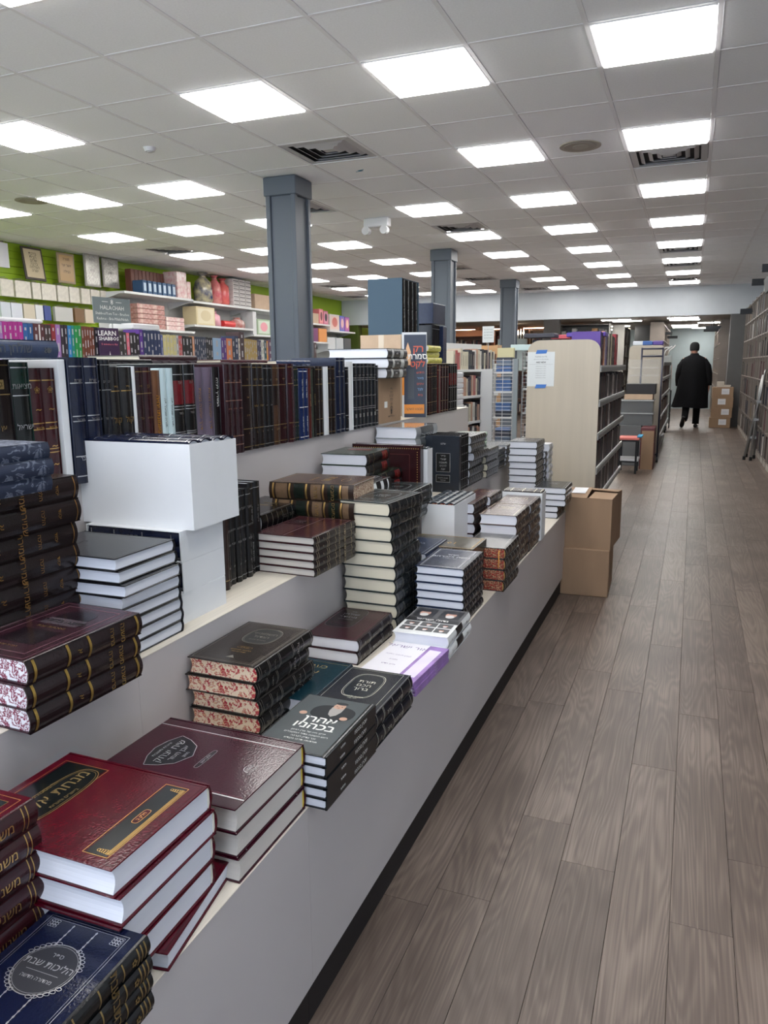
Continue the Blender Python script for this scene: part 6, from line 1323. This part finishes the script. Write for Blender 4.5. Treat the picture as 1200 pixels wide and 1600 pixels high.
for i, y0 in enumerate((18.75, 19.68, 20.61, 21.54, 22.47, 23.4)):
    t = thing('bookcase', 'taupe bookcase beyond the grey pier, %s bay' % nth(i), 'bookcase', (.5, y0, 0), group='taupe bookcases beyond the pier')
    for yy in (0, .905): MB().box(0, .29, yy, yy+.02, 0, 2.3, RS).build('side_panel', t)
    MB().box(.285, .295, .02, .905, 0, 2.3, RS).build('back_panel', t)
    for k in range(7): MB().box(.004, .285, .02, .905, .08+k*.34, .1+k*.34, RS).build('shelf', t)
    for k in range(6):
        y = y0+.03
        while y < y0+.86:
            t_ = rr.uniform(.03, .08); c = (40, 70, 140) if (i == 0 and k == 5) else rr.choice(cr_+[(206, 200, 192), (160, 130, 100)]); ff.box(.53, .73, y, y+t_-.003, .101+k*.34, .101+k*.34+rr.uniform(.18, .28), P(c)); y += t_
for k, (x, y, z) in enumerate(((.36, 19.4, 2.12), (.34, 21.0, 2.12), (-.72, 20.6, 2.05), (-.62, 22.0, 2.0))):
    t = thing('blade_sign', 'dark flag sign over the far aisle, %s' % ['right nearer', 'right farther', 'left nearer', 'left farther'][k], 'sign', (x, y, z)); MB().bbox(-.17, .17, -.01, .01, 0, .07, BL, .003).build('plate', t); MB().tube([(.0, 0, .035), (0, .05, .035), (0, .05, .2)], .008, BL, 6).build('bracket', t)
# left bookcases in the warm alcove
WD = P((120, 78, 56)); WD2 = P((206, 170, 140))
for i, (x0, x1) in enumerate(((-7.2, -6.4), (-6.3, -5.2), (-5.1, -4.2), (-4.15, -3.4))):
    m = (GS, WD, WD, WD2)[i]
    farcase(['grey', 'brown', 'brown', 'peach'][i]+' bookcase in the warm alcove beyond the header, %s from left' % nth(i), x0, x1, 20.9, 21.25, 2.28 if i != 1 else 2.15, 6, m, '-y')
    for k in range(6):
        z = .085+k*(2.18 if i != 1 else 2.05)/6; x = x0+.04
        if i in (1, 2) and k == 4: continue
        while x < x1-.08: w_ = rr.uniform(.03, .07); ff.box(x, x+w_-.005, 21.0, 21.2, z, z+rr.uniform(.18, .26), P(rr.choice([(60, 40, 36), (90, 56, 44), (200, 180, 160), (120, 60, 60), (44, 44, 56)]))); x += w_
o = ff.build('book_fill'); o['kind'] = 'stuff'; tag(o, 'far off books filling the bookcases beyond the header', 'books')
t = thing('candle_display', 'white stand of lit candle bulbs beyond the header', 'candle display', (-4.35, 19.7, 1.2)); MB().bbox(-.35, .35, -.15, .15, 0, .8, P((190, 206, 206)), .01).build('stand', t)
FL = mat('lit candle bulb', (255, 236, 214), .4, emit=5)
for k in range(9):
    x = -.28+k*.07; MB().cyl((x, 0, .8), .012, .1, WP, 8).build('candle', t); MB().loft([[(x+r_*math.cos(a*PI/4), r_*math.sin(a*PI/4), .9+h_) for a in range(8)] for r_, h_ in ((.008, 0), (.02, .04), (.012, .08), (.002, .12+.03*(k % 3)))], FL).build('bulb', t)
# ---- white book shelf, slatted stand, wire racks between the counter and the far aisle
def wshelf(lab, x0, y0, L_, rz, zs, h):
    t = thing('bookcase', lab, 'bookcase', (x0, y0, 0), rz); MB().box(-.26, -.25, 0, L_, 0, h, WHITE_METAL).build('back_panel', t)
    for z in zs: MB().box(-.25, .0, 0, L_, z-.03, z, WHITE_METAL).build('shelf', t); 
    for yy in (0, L_-.012): MB().box(-.25, -.02, yy, yy+.012, 0, h-.25, WHITE_METAL).build('side_panel', t)
    return t
def at_(ox, oy, rz, x, y): return (ox+x*math.cos(rz)-y*math.sin(rz), oy+x*math.sin(rz)+y*math.cos(rz))
ox, oy, rz = -2.62, 8.75, -.16
wshelf('white metal bookshelf with slanting rows past the display', ox, oy, 1.35, rz, (.1, .36, .66, .98, 1.30), 1.62)
wf = MB()
for si, z in enumerate((.36, .66, .98, 1.30)):
    y = .02; k = 0; rr = random.Random(si+50)
    while y < 1.25:
        t_ = rr.uniform(.03, .07); c = rr.choice(((44, 40, 50), (206, 200, 180), (60, 60, 80), (190, 150, 130), (40, 50, 60), (170, 90, 90), (210, 208, 204)))
        px, py = at_(ox, oy, rz, -.02, y+t_/2)
        hh_ = rr.uniform(.2, .25); wf.T = Matrix.Translation((px, py, z)) @ Matrix.Rotation(rz, 4, 'Z'); wf.box(-.17, 0, -t_/2+.002, t_/2-.002, 0, hh_, P(c)); wf.add([(.0008, -t_*.12, hh_*.2), (.0008, t_*.12, hh_*.2), (.0008, t_*.12, hh_*.8), (.0008, -t_*.12, hh_*.8)], [(0, 1, 2, 3)], P((150, 142, 134))); y += t_*1.12; k += 1
o = wf.build('book_fill'); o['kind'] = 'stuff'; tag(o, 'mixed books standing on the white slanting bookshelf', 'books')
for k in range(6):
    o = MB().bbox(-2.44, -2.33, 7.9, 8.15, .93+k*.058, .985+k*.058, P((200, 202, 206)), .008).build('book'); tag(o, 'white volume in the pile by the black banded volumes, %s from bottom' % nth(k), 'book', 'white volumes piled past the display')
t = thing('side_table', 'white stand under the pile of white volumes', 'stand', (-2.385, 8.02, 0)); MB().bbox(-.055, .055, -.15, .15, 0, .929, WHITE_METAL, .004).build('cabinet', t)
def rack_case(lab, x0, x1, y0, y1, h, zs, m, cs):
    t = thing('display_stand', lab, 'display stand', (x0, y0, 0)); w, d = x1-x0, y1-y0
    MB().box(0, w, d-.012, d, 0, h, m).build('back_panel', t)
    for x in (0, w-.015): MB().box(x, x+.015, 0, d-.012, 0, h, m).build('side_panel', t)
    for i, z in enumerate(zs):
        MB().box(.015, w-.015, 0, d-.012, z-.015, z, m).build('shelf', t); MB().box(.015, w-.015, -.01, 0, z-.015, z+.05, m).build('lip', t)
        for k in range(2):
            c = cs[(i*2+k) % len(cs)]; xa = .02+k*(w-.04)/2
            o = MB().bbox(x0+xa+.005, x0+xa+(w-.04)/2-.005, y0+.02, y0+.14, z+.0005, z+.2, P(c), .002).build('booklet'); tag(o, 'booklet pack in the %s, tier %s, %s' % (lab.split(' stand')[0]+' stand', nth(i), 'left' if k == 0 else 'right'), 'booklet', 'booklets in the '+lab.split(' stand')[0]+' stand')
rack_case('tan cardboard stand of booklets past the display', -2.86, -2.50, 10.4, 10.65, 1.62, (.12, .34, .58, .82, 1.06, 1.3), P((190, 152, 110)), [(206, 196, 180), (90, 60, 50), (206, 150, 140), (170, 160, 150), (120, 40, 50)])
def wirerack(lab, x, y, w, h, zs, cs):
    t = thing('wire_rack', lab, 'rack', (x, y, 0)); b = MB()
    for sx in (-1, 1): MB().box(sx*w/2-.008, sx*w/2+.008, -.01, .01, 0, h, STEEL_GREY).build('post', t)
    MB().box(w/2+.008, w/2+.055, -.02, .03, 0, h, P((128, 138, 142))).build('side_column', t)
    z = .1
    g = MB()
    while z < h: g.tube([(-w/2, -.012, z), (w/2, -.012, z)], .0035, WHITE_METAL, 4); z += .045
    g.tube([(0, -.012, .1), (0, -.012, h)], .0035, WHITE_METAL, 4); g.build('wire_grid', t, kind='stuff')
    for i, z in enumerate(zs):
        MB().box(-w/2, w/2, 0, .22, z, z+.02, WHITE_METAL).build('shelf', t)
        for k in range(5):
            o = MB().bbox(x-w/2+.03, x+w/2-.03, y+.02, y+.2, z+.0205+k*.034, z+.052+k*.034, P(cs[(i+k//2) % len(cs)]), .003).build('pack'); tag(o, 'folded pack in the %s wire rack, tier %s, %s from bottom' % ('first' if h < 1.45 else 'second', nth(i), nth(k)), 'pack', 'packs in the '+lab.split(' past')[0])
wirerack('white wire rack of blue packs past the booklet stand', -2.09, 9.0, .24, 1.42, (.15, .42, .72, 1.02, 1.25), [(60, 96, 150), (96, 110, 130), (50, 54, 66), (90, 120, 170)])
wirerack('white wire rack behind the beech panel edge past the first', -1.86, 9.4, .16, 1.5, (.15, .45, .75, 1.05, 1.3), [(40, 42, 50), (90, 92, 96), (190, 192, 196)])
t = thing('paper_sign', 'white paper sign standing above the booklet stand', 'sign', (-2.43, 9.6, 1.3)); MB().box(-.075, .075, 0, .004, .33, .53, mat('notice paper', (214, 220, 222), .6)).build('sheet', t); MB().tube([(0, .008, 0), (0, .008, .4)], .005, STEEL_GREY).build('stem', t); MB().bbox(-.08, .08, -.05, .06, -1.3, 0, WHITE_METAL, .004).build('pedestal', t)
D = MB()
for k in range(4): D.text('NO RETURNS', .018, 0, .49-k*.035, 0, P((120, 130, 134)), plane=lambda u, v: (u, -.0008, v))
D.build('print', t)
for i, (x, y, z, w_, h_, c, l) in enumerate(((-2.1, 9.15, 1.43, .2, .12, (196, 190, 150), 'cream framed card on the wire rack top'), (-1.95, 9.3, 1.52, .25, .07, (190, 210, 212), 'pale blue box on the second wire rack'), (-2.3, 8.6, 1.0, .1, .3, (206, 206, 206), 'white carton standing by the wire rack'))):
    if i == 2: continue
    o = MB().bbox(x-w_/2, x+w_/2, y, y+.06, z, z+h_, P(c), .003).build('box'); tag(o, l, 'box')
# ================================================================ THE WALKING PERSON
def skin_body(name, nodes, edges, m, parent, root=0, sub=2):
    """grow one continuous surface over a joint skeleton"""
    me = bpy.data.meshes.new(name); me.from_pydata([n[0] for n in nodes], edges, []); o = put(name, me, parent)
    sk = o.modifiers.new('skin', 'SKIN'); ss = o.modifiers.new('sub', 'SUBSURF'); ss.levels = sub; ss.render_levels = sub; sk.use_smooth_shade = True
    for i, n in enumerate(nodes): o.data.skin_vertices[0].data[i].radius = (n[1], n[2] if len(n) > 2 else n[1]); o.data.skin_vertices[0].data[i].use_root = (i == root)
    dg = bpy.context.evaluated_depsgraph_get(); nm = bpy.data.meshes.new_from_object(o.evaluated_get(dg)); nm.materials.clear(); nm.materials.append(m)
    for p in nm.polygons: p.use_smooth = True
    o.modifiers.clear(); o.data = nm; return o
SK = mat('skin', (176, 128, 108), .55); COAT = noisy(mat('black wool coat', (15, 15, 18), .85, spec=.2), 40, .3); TRO = mat('black trousers', (14, 14, 16), .8, spec=.2); SHOE = mat('black shoe leather', (14, 14, 14), .4)
pr = thing('person', 'person in long black overcoat and dark cap walking away down the aisle', 'person', (.0, 17.72, 0))
N_ = [((0, 0, .95), .13, .11), ((0, 0, 1.15), .15, .12), ((0, 0, 1.36), .16, .12), ((0, .0, 1.48), .075, .07), ((-.005, .012, 1.555), .055, .055), ((-.01, .025, 1.63), .082, .09), ((-.01, .03, 1.70), .078, .085), ((-.01, .03, 1.745), .045, .05),
      ((-.19, 0, 1.42), .07), ((-.27, -.02, 1.14), .045), ((-.28, .07, .90), .034), ((-.28, .09, .84), .036, .018),
      ((.19, 0, 1.42), .07), ((.29, -.03, 1.14), .045), ((.31, -.02, .90), .034), ((.315, -.02, .83), .036, .018),
      ((.09, 0, .88), .085), ((.11, .03, .48), .06), ((.105, 0, .1), .042), ((.115, .14, .045), .036, .03),
      ((-.09, 0, .88), .085), ((-.10, -.02, .5), .06), ((-.118, -.305, .20), .034), ((-.138, -.272, .11), .024, .02)]
Ed = [(0, 1), (1, 2), (2, 3), (3, 4), (4, 5), (5, 6), (6, 7), (2, 8), (8, 9), (9, 10), (10, 11), (2, 12), (12, 13), (13, 14), (14, 15), (0, 16), (16, 17), (17, 18), (18, 19), (0, 20), (20, 21), (21, 22), (22, 23)]
for hb, base, sx in ((11, (-.28, .09, .84), -1), (15, (.315, -.02, .83), 1)):
    for k in range(4):
        i = len(N_); yy = base[1]-.024+.016*k; L1 = (.036, .042, .04, .032)[k]
        N_ += [((base[0]+sx*.004, yy, base[2]-.03), .009), ((base[0]+sx*.002, yy+.004, base[2]-.03-L1), .0085), ((base[0]-sx*.012, yy+.008, base[2]-.03-L1*1.9), .0075)]
        Ed += [(hb, i), (i, i+1), (i+1, i+2)]
    i = len(N_); N_ += [((base[0]-sx*.012, base[1]+.034, base[2]-.012), .011), ((base[0]-sx*.02, base[1]+.046, base[2]-.045), .0085)]; Ed += [(hb, i), (i, i+1)]
skin_body('body', N_, Ed, SK, pr)
# face features on the far side of the head, ears at the sides
b = MB(); hc = Vector((-.01, .03, 1.66))
for sx in (-1, 1):
    b.loft([[(hc.x+sx*(.078+.012*t_), hc.y-.01+r_*math.cos(a*PI/4), hc.z+.0+1.5*r_*math.sin(a*PI/4)) for a in range(8)] for r_, t_ in ((.016, 0), (.02, .6), (.012, 1))], SK)
b.build('ear', pr)
MB().loft([[(hc.x+.012*s_*math.cos(a*PI/4), hc.y+.085+d_, hc.z-.005+.02*s_*math.sin(a*PI/4)) for a in range(8)] for s_, d_ in ((1, 0), (.8, .015), (.3, .024))], SK).build('nose', pr)
for sx in (-1, 1): MB().loft([[(hc.x+sx*.03+.011*s_*math.cos(a*PI/4), hc.y+.083+d_, hc.z+.022+.007*s_*math.sin(a*PI/4)) for a in range(8)] for s_, d_ in ((1, 0), (.6, .006))], P((40, 34, 30))).build('eye', pr)
MB().box(hc.x-.022, hc.x+.022, hc.y+.08, hc.y+.09, hc.z-.045, hc.z-.038, P((130, 70, 64))).build('mouth', pr)
BDm = mat('grey white beard', (196, 186, 180), .9)
MB().loft([[(hc.x-.005+(.07*s_)*math.cos(a*PI/6), hc.y+.045+.055*s_*math.sin(a*PI/6), hc.z+z_) for a in range(12)] for s_, z_ in ((.9, -.03), (1.05, -.06), (1.0, -.1), (.7, -.15), (.3, -.18))], BDm).build('beard', pr)
CAPM = mat('dark knit cap', (30, 32, 32), .9)
MB().loft([[(hc.x+(.094*s_)*math.cos(a*PI/8), hc.y+.0+.1*s_*math.sin(a*PI/8), hc.z+z_) for a in range(16)] for s_, z_ in ((.93, -.045), (1.0, -.01), (1.02, .03), (.97, .075), (.8, .108), (.48, .13), (.08, .137))], CAPM).build('cap', pr)
b = MB(); nn = 28; rings = []
for z, rx, ry, ox, oy, fold in ((1.56, .068, .068, 0, .012, 0), (1.525, .085, .078, 0, .005, 0), (1.475, .18, .11, 0, 0, 0), (1.42, .245, .14, .0, 0, 0), (1.32, .262, .165, 0, 0, .01), (1.15, .268, .18, .0, 0, .02), (.95, .275, .19, 0, -.01, .03), (.75, .29, .205, -.01, -.02, .045), (.56, .31, .225, -.03, -.03, .06), (.43, .325, .24, -.045, -.035, .075)):
    rings.append([(ox+rx*1.1*(1+fold*math.cos(5*a*2*PI/nn+1))*math.cos(a*2*PI/nn), oy+ry*(1+fold*math.cos(5*a*2*PI/nn+1))*math.sin(a*2*PI/nn), z+(.02*math.sin(a*2*PI/nn*2) if z < .5 else 0)) for a in range(nn)])
b.loft(rings, COAT, cap=False)
def limb(b, pts, m, n=14):
    rs = []
    for k, (p, r) in enumerate(pts):
        p = Vector(p); d = (Vector(pts[min(k+1, len(pts)-1)][0])-Vector(pts[max(k-1, 0)][0])).normalized(); a = Vector((0, 1, 0)); a = (a-d*a.dot(d)).normalized(); c_ = d.cross(a)
        rs.append([tuple(p+a*r*1.1*math.cos(2*PI*i/n)+c_*r*math.sin(2*PI*i/n)) for i in range(n)])
    b.loft(rs, m)
limb(b, [((-.10, 0, 1.40), .05), ((-.19, 0, 1.385), .085), ((-.255, -.01, 1.28), .084), ((-.285, -.02, 1.13), .076), ((-.29, .03, 1.0), .068), ((-.283, .07, .89), .062)], COAT)
limb(b, [((.10, 0, 1.40), .05), ((.19, 0, 1.385), .085), ((.262, -.015, 1.28), .084), ((.298, -.03, 1.13), .076), ((.312, -.025, 1.0), .068), ((.315, -.02, .89), .062)], COAT)
b.build('overcoat', pr)
b = MB(); limb(b, [((.09, 0, .9), .1), ((.105, .015, .7), .09), ((.11, .03, .48), .078), ((.108, .015, .28), .072), ((.105, 0, .07), .07)], TRO); b.build('trouser_leg', pr)
b = MB(); limb(b, [((-.09, 0, .9), .1), ((-.097, -.01, .7), .09), ((-.10, -.03, .5), .08), ((-.108, -.16, .35), .072), ((-.115, -.27, .225), .068), ((-.122, -.315, .17), .058)], TRO); b.build('trouser_leg', pr)
def shoe(loc, rot):
    rings = []
    for y, w_, zt in ((-.075, .02, .05), (-.065, .036, .075), (-.02, .04, .085), (.05, .046, .06), (.12, .05, .045), (.17, .042, .035), (.195, .015, .02)):
        rings.append([(w_*math.cos(a*PI/6), y, max(0, zt*.5+zt*.5*math.sin(a*PI/6))) for a in range(12)])
    o = MB().loft(rings, SHOE).build('shoe', pr); o.location = loc; o.rotation_euler = rot
shoe((.108, .0, .0), (0, 0, -.12)); shoe((-.135, -.335, .165), (-1.0, 0, .3))
